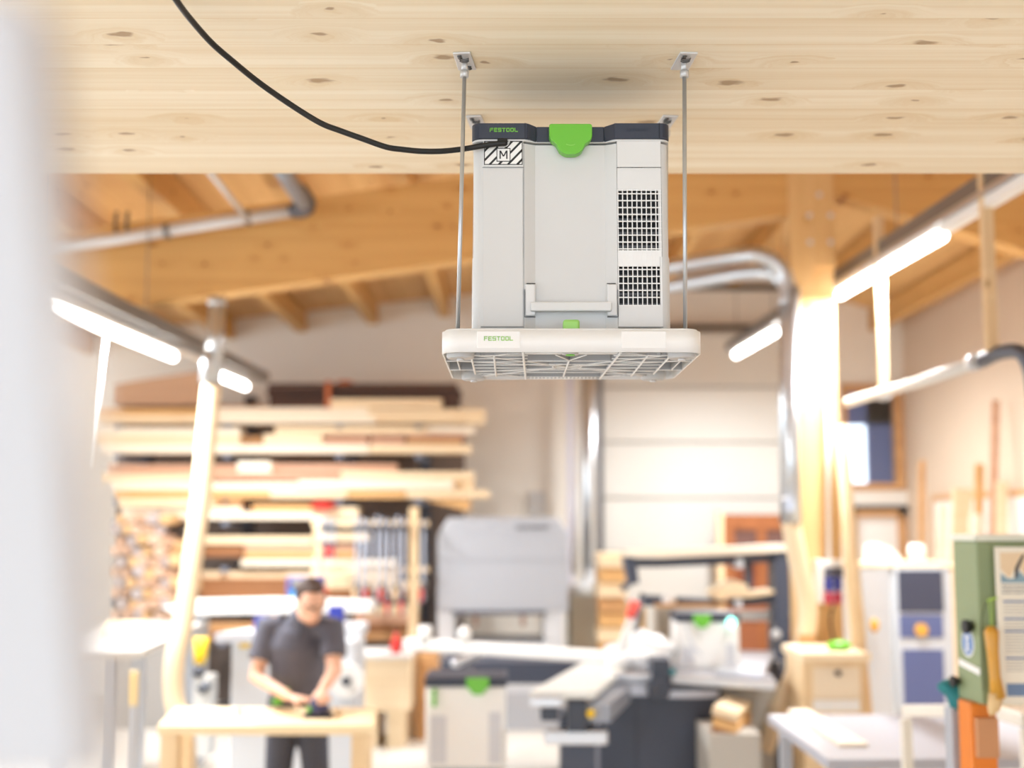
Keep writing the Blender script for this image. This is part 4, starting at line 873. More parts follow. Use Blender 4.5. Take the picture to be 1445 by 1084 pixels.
m = MB(); a = P(1033,1040,8.1); m.box((a.x-.2,7.7,0),(a.x+.1,8.25,a.z+.08)); tag(m.build('board_trestle', mat('plinth_drab',(188,184,176))), 'low trestle under the three board ends by the saw', 'trestle')

# ------------------------------------------------------------------ electrical box, leaning plank, little cabinet
eb = thing('socket_box','white wall distribution box on the timber post with blue and red sockets','electrical box',P(1174,820,8.5))
m = MB(); m.box(*bx(1154,1190,790,852,8.46,.12)); m.build('enclosure', white, eb, bevel=.01)
m = MB(); m.box(*bx(1164,1190,801,815,8.44,.03)); m.build('display_flap', mat('flap_dark',(80,82,96),.3), eb)
for y_, mm in ((820,blue),(829,blue),(841,mat('crimson',(196,50,84),.4)),(848,mat('crimson',(196,50,84),.4))):
    for x_ in (1169,1182): c = P(x_,y_,8.44); m = MB(); m.cyl((c.x,8.42,c.z),(c.x,8.47,c.z),.024); m.build('socket', mm, eb)
m = MB(); m.tube([P(1168,560,8.57),P(1169,700,8.57),P(1170,790,8.55)],.014,8); tag(m.build('conduit', white), 'white conduit running down the timber post to the socket box', 'conduit')
m = MB(); m.tube(smooth_pts([P(1176,852,8.5),P(1172,880,8.48),P(1180,920,8.44),P(1174,945,8.4)],5),.008,6); tag(m.build('black_cable', black), 'thin dark cable hanging below the socket box', 'cable')
a, b = P(1187,700,8.4), P(1219,1012,8.1); m = MB(); m.beam(P(1185,600,8.48),P(1228,1100,7.98),.09,.03,up=(0,1,0)); tag(m.build('leaning_plank', palewoodz), 'long pale plank leaning against the timber post', 'plank')
cb = thing('drawer_cabinet','small pale wooden cabinet with a key lock below the socket box','cabinet',(P(1180,960,7.9).x,8.1,0))
lo, hi = bx(1134,1222,932,998,7.8,.5); m = MB(); m.box((lo[0],lo[1],0),(hi[0],hi[1],hi[2])); m.build('body', palewoodz, cb)
m = MB(); m.box(*bx(1148,1214,942,986,7.785,.03)); m.build('door', mat('cream_panel',(238,222,196),.5), cb)
m = MB(); m.box(*bx(1148,1214,988,1004,7.785,.03)); m.build('drawer', white, cb)
m = MB(); m.box((lo[0]-.02,7.74,hi[2]),(hi[0]+.02,8.32,hi[2]+.05)); m.build('top', bcols['cream'], cb, bevel=.008)
c = P(1182,950,7.78); m = MB(); m.cyl((c.x,7.76,c.z),(c.x,7.79,c.z),.018); m.build('lock', mat('lock_dark',(90,76,66),.3,.6), cb)
m = MB(); m.box(*bx(1128,1150,896,925,8.35,.1)); tag(m.build('wooden_block', tanwood), 'tan wooden block standing beside the beige hose', 'block')
gc = thing('green_clamp_light','bright green clip lamp standing on the small wooden cabinet','lamp',P(1184,927,7.9))
m = MB(); m.ball(P(1184,911,7.9),.06,14,8,sx=1.3,sz=.5); m.tube([P(1170,917,7.9),P(1184,909,7.9),P(1196,913,7.9)],[.012,.03,.02],8); m.build('shade', green, gc)
m = MB(); m.tube([P(1187,914,7.9),P(1187,931,7.9)],.02,8); m.box(*bx(1181,1193,928,932,7.86,.08)); m.build('stand', mat('stand_dark',(70,74,80),.4), gc)
m = MB(); m.ball(P(1204,925,7.95),.045,12,8); tag(m.build('glass_jar', mat('jar_pale',(220,216,206),.2)), 'small pale jar beside the green clip lamp', 'jar')

# ------------------------------------------------------------------ white cupboard with blue panels
wc = thing('tool_cupboard','tall white cupboard with a dark window above a blue panel, near the right wall','cupboard',(P(1300,900,9.0).x,9.25,0))
lo, hi = bx(1262,1346,800,1010,9.0,.5); X0, X1, ZT2 = lo[0], hi[0], hi[2]
m = MB(); m.box((X0,9.0,0),(X1,9.5,ZT2)); m.build('carcase', lgrey, wc, bevel=.008)
m = MB(); m.box((X0-.32,8.98,ZT2),(X1+.02,9.52,ZT2+.03)); m.build('top', bcols['cream'], wc)
m = MB(); m.box(*bx(1265,1337,802,998,8.975,.03)); dr_ = m.build('door', lgrey, wc, bevel=.005)
m = MB(); m.box(*bx(1268,1331,805,864,8.965,.015)); m.build('window', mat('smoke_window',(66,70,88),.15,spec=.6), dr_)
m = MB(); m.box(*bx(1270,1331,868,900,8.965,.015)); m.build('blue_panel', mat('slate_blue',(92,102,146),.45), dr_)
m = MB(); m.box(*bx(1275,1333,917,998,8.965,.015)); m.build('blue_panel', mat('slate_blue',(92,102,146)), dr_)
c = P(1300,889,8.96); m = MB(); m.cyl((c.x,8.945,c.z),(c.x,8.97,c.z),.045,seg=20); m.build('handle', amber, dr_)
m = MB(); m.hexa([(X0-.30,8.75,.3),(X0-.02,8.99,.0),(X0-.02,9.02,.0),(X0-.31,8.78,.3),(X0-.30,8.75,ZT2-.02),(X0-.02,8.99,ZT2-.02),(X0-.02,9.02,ZT2-.02),(X0-.31,8.78,ZT2-.02)]); lf = m.build('open_leaf', lgrey, wc)
c = P(1234,883,8.78); m = MB(); m.ball(c,.04,14,8,sx=.8,sy=.4,sz=1.2); m.build('handle', amber, lf)
m = MB(); m.box((X0-.3,9.02,0),(X0,9.5,ZT2)); m.build('side_bay', white, wc)
m = MB(); m.prism(pp([(1229,797),(1229,772),(1240,768),(1255,774),(1268,786),(1270,797)],9.1),'Y',9.05,9.3); tag(m.build('white_canister', white), 'white slanted canister on the left of the cupboard top', 'canister')
m = MB(); c = P(1294,797,9.15); c.z = ZT2+.03; m.tube([c,c+Vector((0,0,.10)),c+Vector((0,0,.125))],[.06,.06,.045],16); tag(m.build('white_jar', white), 'short white jar on the middle of the cupboard top', 'jar')

# boards leaning at the right wall
for i,(xb,xt,yt,c_,w_,l) in enumerate(((1300,1301,650,'tan',8,'slim tan batten'),(1318,1330,712,'white',12,'white strip'),(1342,1358,690,'cream',26,'wide cream panel'),(1376,1382,655,'honey',12,'honey batten leaning'),(1392,1405,565,'rosy',10,'tallest rosy batten'),(1410,1414,680,'cream',16,'cream plank'),(1372,1376,725,'white',14,'short white slat'))):
    Y = 12.4 - i*.17 if i < 5 else 11.6
    a, b = P(xb,1005,Y-.1), P(xt,yt,Y+.05); a.z = 0; w2 = w_/1800*Y
    b.x = min(b.x, 4.55); a.x = min(a.x, 4.35)
    m = MB(); m.beam(a,b,w2,.03,up=(0,1,0)); tag(m.build('leaning_board', bcols[c_]), f'{l} leaning by the right wall above the white cupboard'+('' if i < 3 else ' toward the green cabinet'), 'board', 'boards leaning at the right wall')
fz_ = thing('picture_frame','pale panel in a thin brown frame standing at the right wall','panel',(4.55,12.3,1.0))
m = MB(); m.box((4.56,11.2,1.1),(4.60,13.9,2.2)); m.build('panel', mat('frame_pale',(226,222,216),.6), fz_)
m = MB(); m.box((4.55,11.2,2.2),(4.61,13.9,2.26)); m.box((4.55,13.86,1.1),(4.61,13.92,2.2)); m.build('frame', tanwood, fz_)
m = MB(); m.box((4.5,11.2,0),(4.62,13.9,1.1)); tag(m.build('wall_bench', mat('bench_pale',(214,200,182),.7)), 'low pale bench along the right wall', 'bench')

# ------------------------------------------------------------------ grey table with white strip, bottom right
gt = thing('work_table','grey metal work table in front of the saw at the lower right','table',(2.2,6.4,0))
m = MB(); m.box((1.42,5.9,.85),(2.95,7.25,.90)); m.build('table_top', mat('table_blue_grey',(176,178,188),.4), gt, bevel=.006)
for x_ in (1.5,2.87):
    for y_ in (5.98,7.17): m = MB(); m.box((x_-.03,y_-.03,0),(x_+.03,y_+.03,.85)); m.build('leg', mgrey, gt)
q = [PZ(1112,1006,.901),PZ(1140,1006,.901),PZ(1225,1055,.901),PZ(1185,1055,.901)]
m = MB(); m.hexa(q[::-1]+[p+Vector((0,0,.02)) for p in q[::-1]]); tag(m.build('white_board', bcols['white']), 'white board lying diagonally across the grey work table', 'board')
wb = MB(); wb.beam(P(1277,1003,5.6),P(1400,1003,5.2),.05,.05); wb.beam(P(1400,1003,5.2),P(1450,1018,4.9),.05,.05); tag(wb.build('handrail', mat('cream_tube',(232,226,214),.4), bevel=.01), 'cream tube rail passing behind the orange stand at the lower right', 'rail')
for (px_,py_,Y_,l) in ((1278,1004,5.6,'left'),(1448,1018,4.9,'right')):
    m = MB(); a = P(px_,py_,Y_); m.box((a.x-.02,Y_-.02,0),(a.x+.02,Y_+.02,a.z-.03)); tag(m.build('rail_post', mat('cream_tube',(232,226,214))), f'cream post under the {l} end of the tube rail', 'post')

# ------------------------------------------------------------------ sage green cabinet with poster
gcab = thing('green_cabinet','sage green machine cabinet on an orange stand, with stickers, at the right edge','cabinet',(2.0,4.7,1.30))
A = P(1381,870,4.3); B = P(1348,870,4.48); D = (P(1381,870,4.3)-P(1348,870,4.48)).normalized(); D = Vector((-D.y, D.x, 0)) ; D = D if D.x > 0 else -D
zt_ = P(1381,764,4.3).z; zbt = P(1381,995,4.3).z
Cc = A + Vector((.75,-.02,0)); Dd = Vector((Cc.x+.02,4.48,0))
ptsb = [(A.x,4.3),(Cc.x,4.28),(Dd.x,4.48),(B.x,4.48)]
m = MB(); m.prism(ptsb,'Z',zbt,zt_); m.build('body', sage, gcab, bevel=.006)
m = MB(); m.prism([(x+(.006 if i in (1,2) else -.006), y) for i,(x,y) in enumerate(ptsb)],'Z',zt_,zt_+.022); m.build('top_cover', mat('cream_cover',(226,228,214),.5), gcab, bevel=.004)
# frame of the slanted side face
U = Vector((A.x-B.x, 4.3-4.48, 0)); Ul = U.length; U.normalize(); Nn = Vector((U.y,-U.x,0)); Nn = Nn if Nn.x < 0 else -Nn
def onside(u, z, d=0.0): return Vector((B.x,4.48,z)) + U*u + Nn*d
def disc(mb, c, n, r, th, sx=1.0): mb.tube([c, c+n*th],[r,r],28)
kz = lambda y, Y=4.4: P(1365,y,Y).z
c = onside(Ul*.52, kz(907)); m = MB(); disc(m, c, Nn, .047, .002); s1 = m.build('safety_sticker', mat('sticker_white',(240,240,238),.4), gcab, label='round white and blue mandatory-action sticker')
m = MB(); disc(m, c, Nn, .040, .003); s2 = m.build('sticker_field', mat('sticker_blue',(92,132,190),.4), s1)
m = MB(); disc(m, c+Vector((0,0,.018)), Nn, .010, .004); m.beam(c+Nn*.002+Vector((0,0,.006)), c+Nn*.002+Vector((0,0,-.026)), .004,.014,up=tuple(U)); m.beam(c+Nn*.002+U*.012+Vector((0,0,-.024)), c+Nn*.002-U*.012+Vector((0,0,-.024)),.004,.008); m.build('pictogram', mat('sticker_white',(240,240,238)), s1)
m = MB(); a = onside(Ul*.12,kz(936),.002); b = onside(Ul*.98,kz(944,4.4),.002); m.beam(a,b,.003,.022); m.build('blank_sticker', mat('sticker_white',(240,240,238)), gcab)
c = onside(Ul*.72, kz(881,4.45)); m = MB(); m.tube([c, c+Nn*.012, c+Nn*.030],[.012,.022,.024],16); m.build('knob', black, gcab, bevel=.003)
c = onside(Ul*.10, kz(962,4.45)); m = MB(); m.tube([c+Nn*.03, c+Nn*.018, c],[.02,.018,.008],12); m.build('knob', black, gcab)
# stand
m = MB(); sx0, sx1 = P(1369,1000,4.34).x, P(1406,1000,4.34).x; m.box((sx0,4.34,0),(sx1,4.46,zbt)); m.build('stand', orange, gcab, bevel=.006)
m = MB(); m.box(*bx(1380,1410,1014,1070,4.31,.03)); m.build('stand_plate', mat('stand_brown',(196,140,96),.5), gcab)
# poster
pz = lambda y: P(1420,y,4.27).z; pxx = lambda x: P(x,880,4.27).x
po_ = thing('poster','cream printed safety poster hung on the green cabinet at the right edge','poster',(pxx(1440),4.262,pz(992)))
tl = R(-1.2)
PX0, PX1 = pxx(1406), pxx(1500); Z1, Z0 = pz(772), pz(993)
m = MB(); m.box((PX0,4.255,Z0),(PX1,4.262,Z1)); sh = m.build('board', paper, po_)
def art(nm, lo_, hi_, mm, d=.0015): mb = MB(); mb.box((PX0+lo_[0]*(PX1-PX0),4.255-d,Z0+lo_[1]*(Z1-Z0)),(PX0+hi_[0]*(PX1-PX0),4.2555,Z0+hi_[1]*(Z1-Z0))); mb.build(nm, mm, sh)
art('picture',(.07,.77),(.93,.965),peach)
PW, PH = PX1-PX0, Z1-Z0
def q2(pts, mm, nm, d): mb = MB(); mb.prism([(PX0+a*PW, Z0+b*PH) for a,b in pts],'Y',4.255-d,4.2552); mb.build(nm, mm, sh)
q2([(.07,.86),(.19,.80),(.33,.885),(.45,.80),(.6,.84),(.93,.80),(.93,.77),(.07,.77)], mat('poster_cream',(240,234,220),.7), 'pale_hill', .0020)
q2([(.07,.83),(.18,.795),(.29,.80),(.35,.845),(.47,.79),(.6,.77),(.07,.77)], inkpale, 'blue_wave', .0024)
q2([(.27,.80),(.31,.80),(.35,.87),(.42,.93),(.44,.955),(.40,.95),(.33,.90),(.28,.86)], mat('dark_stroke',(74,70,72),.6), 'dark_stroke', .0028)
mb = MB()
for r_ in range(3):
    x = .08
    rr = random.Random(r_)
    while x < .8: w_ = rr.uniform(.02,.05); mb.box((PX0+x*PW,4.2535,Z0+(.745-r_*.022)*PH),(PX0+(x+w_)*PW,4.2555,Z0+(.756-r_*.022)*PH)); x += w_+.015
mb.build('title_lines', inkgrey, sh)
mb = MB()
for z in (.645,.535,.455,.285): mb.box((PX0+.09*PW,4.2535,Z0+z*PH),(PX0+.48*PW,4.2555,Z0+(z+.012)*PH))
mb.build('heading_lines', inkblue, sh)
mb = MB()
for (z_a, n) in ((.625,4),(.515,3),(.435,7),(.265,4)):
    for k in range(n): z = z_a-k*.019; mb.box((PX0+.09*PW,4.2538,Z0+z*PH),(PX0+(.93-.1*(k==n-1))*PW,4.2555,Z0+(z+.006)*PH))
mb.build('text_lines', mat('text_grey',(186,182,176),.7), sh)
art('blue_box',(.09,.05),(.75,.13),mat('box_blue',(112,136,170),.7))
# brush and its string, cloth
br_ = thing('hand_brush','yellow ochre wooden brush handle hanging by a green string on the green cabinet','brush',P(1402,900,4.24))
m = MB(); m.tube(smooth_pts([P(1398,885,4.235),P(1401,920,4.235),P(1404,955,4.235),P(1407,985,4.235),P(1400,1005,4.235)],5),[.020]*4+[.018]*4+[.015]*4+[.017]*3+[.018]*6,12) if False else m.tube([P(1398,884,4.235),P(1399,892,4.235),P(1401,920,4.235),P(1404,955,4.235),P(1408,985,4.235)],[.012,.024,.019,.018,.026],14); m.build('handle', mat('ochre_varnish',(208,152,54),.35), br_)
m = MB(); m.tube([P(1406,980,4.235),P(1402,1000,4.235),P(1398,1010,4.235)],[.024,.020,.006],10); m.build('bristles', mat('bristle_cream',(222,190,140),.8), br_)
m = MB(); m.tube(smooth_pts([P(1398,884,4.235),P(1397,865,4.24),P(1395,848,4.25),P(1400,846,4.24),P(1401,866,4.24),P(1400,884,4.235)],4),.0013,6); m.tube(smooth_pts([P(1407,843,4.24),P(1401,846,4.24),P(1393,848,4.24)],4),.0035,6); m.build('string', mat('string_green',(170,210,90),.6), br_)
m = MB(); m.tube(smooth_pts([P(1393,848,4.27),P(1386,870,4.275),P(1385,900,4.28),P(1387,940,4.28),P(1388,975,4.28)],5),.002,6); m.build('loose_string', mat('string_dark_green',(84,98,64),.6), br_)
m = MB(); c = P(1354,978,4.52); m.ball(c,.06,20,12,sx=1.1,sy=.8,sz=.85)
for v in m.b.verts: v.co += Vector((math.sin(v.co.z*90)*.012, 0, math.sin(v.co.x*80+1)*.014))
tag(m.build('teal_cloth', teal), 'crumpled teal cloth stuffed at the corner under the green cabinet', 'cloth')
m = MB(); a = P(1352,990,4.52); m.box((a.x-.03,4.50,0),(a.x+.05,4.58,a.z-.02)); tag(m.build('side_ledge', mgrey), 'grey ledge post under the teal cloth', 'ledge')

# ------------------------------------------------------------------ left: big grey table, planer, bits
lt_ = thing('assembly_table','broad grey machine table at the left, in front of the log heap','table',(P(180,900,8.8).x,8.9,0))
z_ = CAM_Z-.78
q = [PZ(60,925,z_),PZ(200,917,z_),PZ(290,877,z_),PZ(150,875,z_)]
m = MB(); m.hexa([p-Vector((0,0,.05)) for p in q]+q); m.build('table_top', mat('soft_grey',(196,194,192),.4), lt_, bevel=.006)
for p in q: m = MB(); cc = (q[0]+q[1]+q[2]+q[3])/4; g = p+(cc-p)*.2; m.box((g.x-.04,g.y-.04,0),(g.x+.04,g.y+.04,z_-.05)); m.build('leg', mgrey, lt_)
m = MB(); q3 = [PZ(138,898,z_+.002),PZ(202,898,z_+.002),PZ(206,882,z_+.002),PZ(146,882,z_+.002)]; m.hexa(q3+[p+Vector((0,0,.03)) for p in q3]); tag(m.build('board', bcols['cream']), 'cream board lying on the broad grey table at the left', 'board')
pj = thing('planer','surface planer with pale grey body, blue guards and a long white table behind the worker','machine',(P(410,950,8.6).x,8.9,0))
lo, hi = bx(325,500,905,1085,8.6,.6); m = MB(); m.box((lo[0],8.6,0),(hi[0],9.2,hi[2])); m.build('body', lgrey, pj, bevel=.01)
m = MB(); q = [P(303,899,8.5),P(412,905,8.5),P(503,880,9.0),P(400,876,9.4)]; zz = hi[2]; q = [Vector((p.x,p.y,zz)) for p in q]; m.hexa([p for p in q]+[p+Vector((0,0,.06)) for p in q]); m.build('table', mat('planer_table',(206,210,220),.3,.4), pj)
m = MB(); m.box((lo[0]+.5,8.9,zz),(hi[0]-.002,9.4,zz+.07)); m.build('outfeed_table', lgrey, pj)
for a in ((358,392,871,892,8.75),(463,484,856,882,9.0)): m = MB(); m.box(*bx(*a,.1)); m.build('guard', blue, pj, bevel=.006)
m = MB(); m.box(*bx(338,362,908,914,8.57,.03)); m.build('yellow_plate', yellow, pj)
c = P(490,960,8.56); m = MB(); m.cyl((c.x,8.52,c.z),(c.x,8.6,c.z),.11,seg=24); m.build('handwheel', white, pj); m = MB(); m.cyl((c.x,8.49,c.z),(c.x,8.52,c.z),.03); m.build('wheel_hub', mat('jaw_grey',(90,92,100)), pj)
wt = thing('roller_table','long white table plane stretching behind the worker across the hall','table',(P(370,860,10.6).x,10.6,0))
lo, hi = bx(228,522,848,868,10.4,.5); m = MB(); m.prism([(lo[0],hi[2]-.05),(lo[0]+.12,lo[2]),(hi[0],lo[2]+.02),(hi[0],hi[2]-.02),((lo[0]+hi[0])/2,hi[2]),(lo[0]+.15,hi[2]-.015)],'Y',10.4,10.9); m.build('table_top', white, wt, bevel=.008)
for f in (.15,.85): x_ = lo[0]+(hi[0]-lo[0])*f; m = MB(); m.box((x_-.04,10.5,0),(x_+.04,10.8,lo[2]+.02)); m.build('leg', mgrey, wt)
cpn = thing('control_panel','dark blue machine control panel with an orange dial behind the worker\'s head','control panel',P(430,848,11.4))
m = MB(); m.box(*bx(404,456,814,846,11.4,.15)); m.build('housing', mat('panel_violet',(96,90,160),.4), cpn, bevel=.01)
m = MB(); m.box(*bx(410,453,817,843,11.38,.03)); sc_ = m.build('screen', mat('screen_dark',(62,72,96),.3), cpn)
c = P(432,821,11.37); m = MB(); m.cyl((c.x,11.34,c.z),(c.x,11.38,c.z),.035); m.build('dial', mat('dial_orange',(240,160,30),.4), cpn)
m = MB(); m.box(*bx(409,426,833,843,11.365,.02)); m.build('blue_field', mat('screen_blue',(60,160,230),.4), sc_)
m = MB(); m.box(*bx(412,424,817,826,11.365,.02)); m.build('grey_field', inkgrey, sc_)
m = MB(); c = P(459,833,11.4); m.cyl((c.x,11.3,c.z),(c.x,11.4,c.z),.03); m.build('stop_button', red, cpn)
m = MB(); c = P(430,846,11.5); m.box((c.x-.05,11.42,0),(c.x+.05,11.52,c.z)); m.build('pedestal', mgrey, cpn)
# yellow lever tool and red bottle, crates
yt = thing('hold_down_clamp','yellow-handled clamp standing on the floor between the hose and the planer','clamp',P(283,960,8.9))
m = MB(); m.tube([P(284,900,8.9),P(283,925,8.9),P(281,938,8.9)],[.05,.045,.035],12); m.build('handle', yellow, yt)
m = MB(); m.tube([P(281,938,8.9),P(280,955,8.9)],.04,10); m.tube([P(285,965,8.9),P(292,975,8.9)],.05,10); m.build('clamp_body', mat('jaw_grey',(90,92,100)), yt)
m = MB(); m.box(*bx(272,296,955,1068,8.88,.2)); tag(m.build('floor_stand', mat('stand_pale',(196,194,190),.5)), 'pale floor stand under the yellow-handled clamp', 'stand')
m = MB(); a = P(187,972,7.9); m.use(mat('soft_yellow',(226,200,140),.5)); m.box((a.x-.025,7.88,a.z-.10),(a.x+.025,7.93,a.z+.10)); m.use(mgrey); m.box((a.x-.02,7.885,0),(a.x+.02,7.925,a.z-.10)); tag(m.build('yellow_post'), 'pale yellow post under the edge of the broad grey table', 'post')
rb_ = thing('red_bottle','red bottle standing beside the wooden crates, under the clamp rack','bottle',P(559,918,11.6))
m = MB(); c = P(559,921,11.6); m.tube([c,c+Vector((0,0,.10)),c+Vector((0,0,.13)),c+Vector((0,0,.18))],[.05,.05,.022,.02],14); m.build('bottle_body', red, rb_)
m = MB(); m.cyl(c+Vector((0,0,.18)),c+Vector((0,0,.20)),.022); m.build('cap', black, rb_)
kr = thing('wooden_crate','pale wooden crate on the floor below the clamp rack','crate',(P(540,950,11.5).x,11.8,0))
lo, hi = bx(500,578,925,978,11.4,.7); m = MB(); m.box((lo[0],lo[1],0.32),(hi[0],hi[1],hi[2]-.03)); m.box((lo[0]+.05,lo[1]+.05,0),(lo[0]+.2,hi[1],.32)); m.box((hi[0]-.2,lo[1]+.05,0),(hi[0]-.05,hi[1],.32)); m.build('box', bcols['cream'], kr, bevel=.005)
m = MB(); m.box((lo[0]-.01,lo[1]-.02,hi[2]-.03),(hi[0]+.01,hi[1]+.01,hi[2])); m.build('lid', mat('crate_lid',(226,224,222),.5), kr)
m = MB(); lo, hi = bx(589,616,925,990,11.9,.5); m.box((lo[0],lo[1],0),hi); tag(m.build('wooden_crate', tanwood), 'tan crate between the pale crate and the big grey machine', 'crate')
m = MB(); c = P(527,922,11.6); m.ball(c,.10,16,10,sx=1.5,sz=.35); tag(m.build('rag', white), 'white rag heaped on the pale wooden crate', 'rag')

# ------------------------------------------------------------------ the worker's bench
wbh = thing('workbench','pale maple workbench at the lower left where the worker stands','workbench',(-1.36,6.9,0))
m = MB(); q = [PZ(222,1024,.90),PZ(528,1024,.90),PZ(531,998,.90),PZ(246,998,.90)]
m.hexa([p-Vector((0,0,.05)) for p in q]+q); m.build('top', ashy, wbh, bevel=.006)
cc = (q[0]+q[1]+q[2]+q[3])/4
for p in q: g = p+(cc-p)*.12; m = MB(); m.box((g.x-.045,g.y-.045,0),(g.x+.045,g.y+.045,.85)); m.build('leg', palewoodz, wbh)
m = MB(); m.box((cc.x-.5,cc.y-.25,.25),(cc.x+.5,cc.y+.25,.29)); m.build('shelf', ashy, wbh)
for x_, l in ((338,'small white bench dog at the left of the workbench'),(478,'small white bench dog at the right of the workbench')):
    c = P(x_,999,7.25); c.z = .90; m = MB(); m.cyl(c,c+Vector((0,0,.035)),.018); tag(m.build('bench_dog', bcols['cream']), l, 'bench dog')

# ------------------------------------------------------------------ the worker
def remeshed(o, vox=.008, sm=6):
    r_ = o.modifiers.new('skin','REMESH'); r_.mode = 'VOXEL'; r_.voxel_size = vox; r_.use_smooth_shade = True
    s_ = o.modifiers.new('smooth','SMOOTH'); s_.iterations = sm; s_.factor = .5
skin = mat('skin',(226,178,152),.55); hairm = mat('dark_brown_hair',(70,50,40),.7); shirtm = mat('grey_polo_cloth',(92,92,104),.85,noise=.05,nscale=40); trm = mat('charcoal_work_trousers',(70,72,84),.85,noise=.05,nscale=40)
WY = 7.62
pn = thing('person','person in a dark grey polo shirt bending over the workbench, hands on a dark sander','person',(-1.26,WY+.05,0))
pel = Vector((-1.27,7.72,.96)); chest = Vector((-1.245,7.60,1.28)); neck = Vector((-1.21,7.52,1.42))
shR, shL = Vector((-1.425,7.58,1.36)), Vector((-1.045,7.54,1.355))
elR, elL = Vector((-1.475,7.50,1.075)), Vector((-1.015,7.42,1.115))
wrR, wrL = Vector((-1.25,7.27,.995)), Vector((-1.05,7.24,1.04))
hdR, hdL = Vector((-1.175,7.21,.985)), Vector((-1.065,7.18,1.01))
head = Vector((-1.155,7.44,1.505))
tool = Vector((P(452,1003,7.15).x,7.15,.90))
b = MB()
b.tube([pel, (pel+chest)/2+Vector((0,.0,0)), chest, chest+Vector((.015,-.02,.06))],[.12,.12,.135,.10],20,flat=.70)
b.tube([chest+Vector((0,-.02,.06)), neck, head+Vector((-.01,.03,-.06))],[.08,.062,.058],14)
b.tube([shR+Vector((.05,0,.01)), shR, elR, wrR],[.06,.06,.045,.030],14); b.tube([shL+Vector((-.05,0,.01)), shL, elL, wrL],[.06,.06,.045,.030],14)
# head, tipped forward toward the hands
Rh = Euler((R(30),0,R(16))).to_matrix()
def hp(x,y,z): return head + Rh @ Vector((x,y,z))
b.ball(head,.100,20,14,sx=.78,sy=.98,sz=1.12,rot=(R(30),0,R(16)))
b.ball(hp(0,-.045,-.065),.055,14,10,sx=.95,sy=.9,sz=.9)
b.tube([hp(0,-.093,.02),hp(0,-.112,-.015),hp(0,-.097,-.024)],[.009,.015,.012],8)
for s_ in (-1,1):
    b.ball(hp(s_*.079,.005,-.005),.026,10,8,sx=.35,sy=.7,sz=1.15); b.ball(hp(s_*.030,-.088,.022),.014,8,6)
b.tube([hp(-.022,-.094,-.055),hp(0,-.102,-.056),hp(.022,-.094,-.055)],.008,8)
# hands with five fingers closing on the tool
def hand(w_, palm, side, target, tip_z):
    d = (palm-w_).normalized(); fwd = (target-palm); fwd.z = 0; fwd.normalize(); lat = Vector((-fwd.y,fwd.x,0))
    b.tube([w_, w_+(palm-w_)*.5, palm, palm+fwd*.03],[.029,.034,.038,.032],12,flat=.6)
    for i_, (o_, ln) in enumerate(((-.030,.085),(-.010,.095),(.010,.090),(.029,.072))):
        a_ = palm+fwd*.025+lat*o_; a2 = a_+fwd*ln*.4+Vector((0,0,.008)); a3 = a2+fwd*ln*.28+Vector((0,0,-.020)); a4 = a3+fwd*ln*.12+Vector((0,0,-.026))
        b.tube([a_,a2,a3,a4],[.011,.010,.009,.007],8)
    a_ = palm-fwd*.01+lat*side*.03; b.tube([a_,a_+lat*side*.028+fwd*.02-Vector((0,0,.01)),a_+lat*side*.03+fwd*.05-Vector((0,0,.03))],[.014,.012,.009],8)
hand(wrR,hdR,-1,tool+Vector((0,0,.08)),0); hand(wrL,hdL,1,tool+Vector((0,0,.1)),0)
for s_ in (-1,1): b.tube([pel+Vector((s_*.08,0,-.04)),Vector((pel.x+s_*.11,7.74,.50)),Vector((pel.x+s_*.12,7.80,.09))],[.085,.058,.040],12)
bo = b.build('body', skin, pn); remeshed(bo,.0075,5)
sh_ = MB()
sh_.tube([pel+Vector((0,-.01,-.03)), pel+Vector((0,-.015,.08)), (pel+chest)/2+Vector((0,-.02,.03)), chest, chest+Vector((.012,-.03,.085))],[.178,.176,.176,.188,.13],24,flat=.80)
sh_.tube([chest+Vector((.0,-.02,.05)), neck+Vector((-.005,.01,.0)), neck+Vector((.005,0,.028))],[.105,.078,.070],16)
for s1_, e1_ in ((shR,elR),(shL,elL)): inn = s1_+(chest-s1_)*.45+Vector((0,0,.03)); sh_.tube([inn, s1_+(e1_-s1_)*.04, s1_+(e1_-s1_)*.45, s1_+(e1_-s1_)*.68],[.080,.078,.076,.076],16)
so = sh_.build('polo_shirt', shirtm, pn); remeshed(so,.010,6)
m = MB(); m.tube([neck+Vector((.005,-.045,-.005)),neck+Vector((.0,-.085,-.055)),neck+Vector((-.005,-.105,-.13))],[.012,.009,.007],6); m.build('placket', mat('placket_dark',(60,60,70),.8), so)
t = MB(); t.tube([pel+Vector((0,0,.06)), pel+Vector((0,.0,-.06))],[.160,.168],22,flat=.78)
for s_ in (-1,1): t.tube([pel+Vector((s_*.075,0,-.02)),Vector((pel.x+s_*.11,7.74,.50)),Vector((pel.x+s_*.12,7.80,.07))],[.105,.082,.068],16)
to = t.build('trousers', trm, pn); remeshed(to,.012,5)
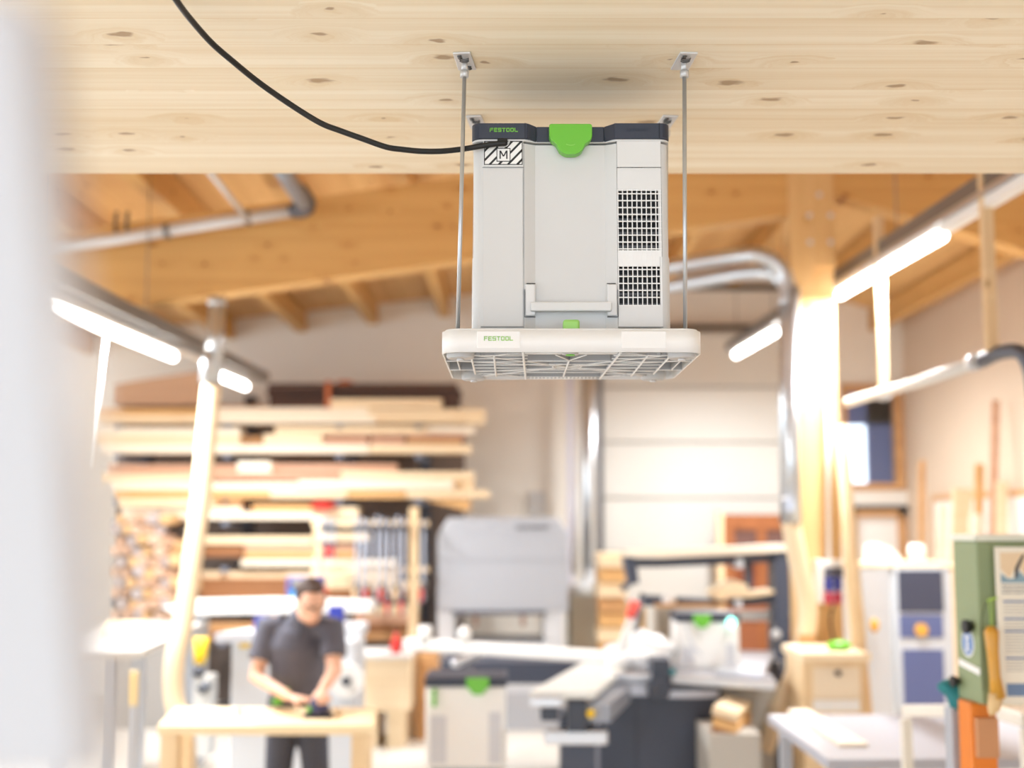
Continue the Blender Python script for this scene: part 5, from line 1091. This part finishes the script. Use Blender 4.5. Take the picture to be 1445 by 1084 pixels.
for (x_,y_) in ((404,976),(391,990)): c = P(x_,y_,7.5); m = MB(); m.ball(c,.022,10,8,sx=1.0 if x_>400 else 1.6,sy=.5); m.build('green_patch', green, to)
for s_ in (-1,1):
    m = MB(); c = Vector((pel.x+s_*.12,7.74,.045)); m.ball(c,.06,14,10,sx=.9,sy=2.1,sz=.75); m.build('shoe', black, pn)
h = MB(); h.ball(hp(-.008,.040,.036),.100,24,16,sx=.86,sy=.90,sz=.96,rot=(R(30),0,R(16))); h.ball(hp(.0,-.02,.095),.045,14,10,sx=1.3,sy=.8,sz=.5); h.ball(hp(0,.06,-.03),.06,12,8,sx=1.0,sy=.7,sz=1.1)
for s_ in (-1,1): h.ball(hp(s_*.070,.0,.03),.03,10,8,sx=.5)
ho = h.build('hair', hairm, pn); remeshed(ho,.008,3)
g = MB(); 
for s_ in (-1,1): g.tube([hp(s_*.030+.022*math.cos(R(a)),-.103,.022+.017*math.sin(R(a))) for a in range(0,361,30)],.0025,6,caps=False); g.tube([hp(s_*.052,-.1,.025),hp(s_*.078,.0,.02)],.0025,6)
g.tube([hp(-.009,-.105,.024),hp(.009,-.105,.024)],.0025,6); g.build('glasses', mat('glasses_dark',(50,44,44),.4), pn)
bd = MB(); bd.ball(hp(0,-.062,-.088),.043,14,10,sx=.95,sy=.7,sz=.6); bd.build('beard', mat('beard_brown',(150,104,80),.8), pn)
# sander under the hands
ot_ = thing('orbital_sander','dark blue palm sander with a green button under the worker\'s hands','power tool',tool)
m = MB(); m.box((tool.x-.085,tool.y-.06,.901),(tool.x+.065,tool.y+.06,.925)); m.build('sanding_pad', mat('pad_black',(36,38,52),.6), ot_, bevel=.008)
m = MB(); m.tube([tool+Vector((0,0,.024)),tool+Vector((-.01,0,.055)),tool+Vector((-.015,0,.09)),tool+Vector((-.02,0,.105))],[.062,.052,.045,.035],18); m.build('motor_body', mat('tool_navy',(52,54,92),.45), ot_)
c = tool+Vector((-.055,-.035,.045)); m = MB(); m.ball(c,.016,10,8); m.build('green_button', green, ot_)
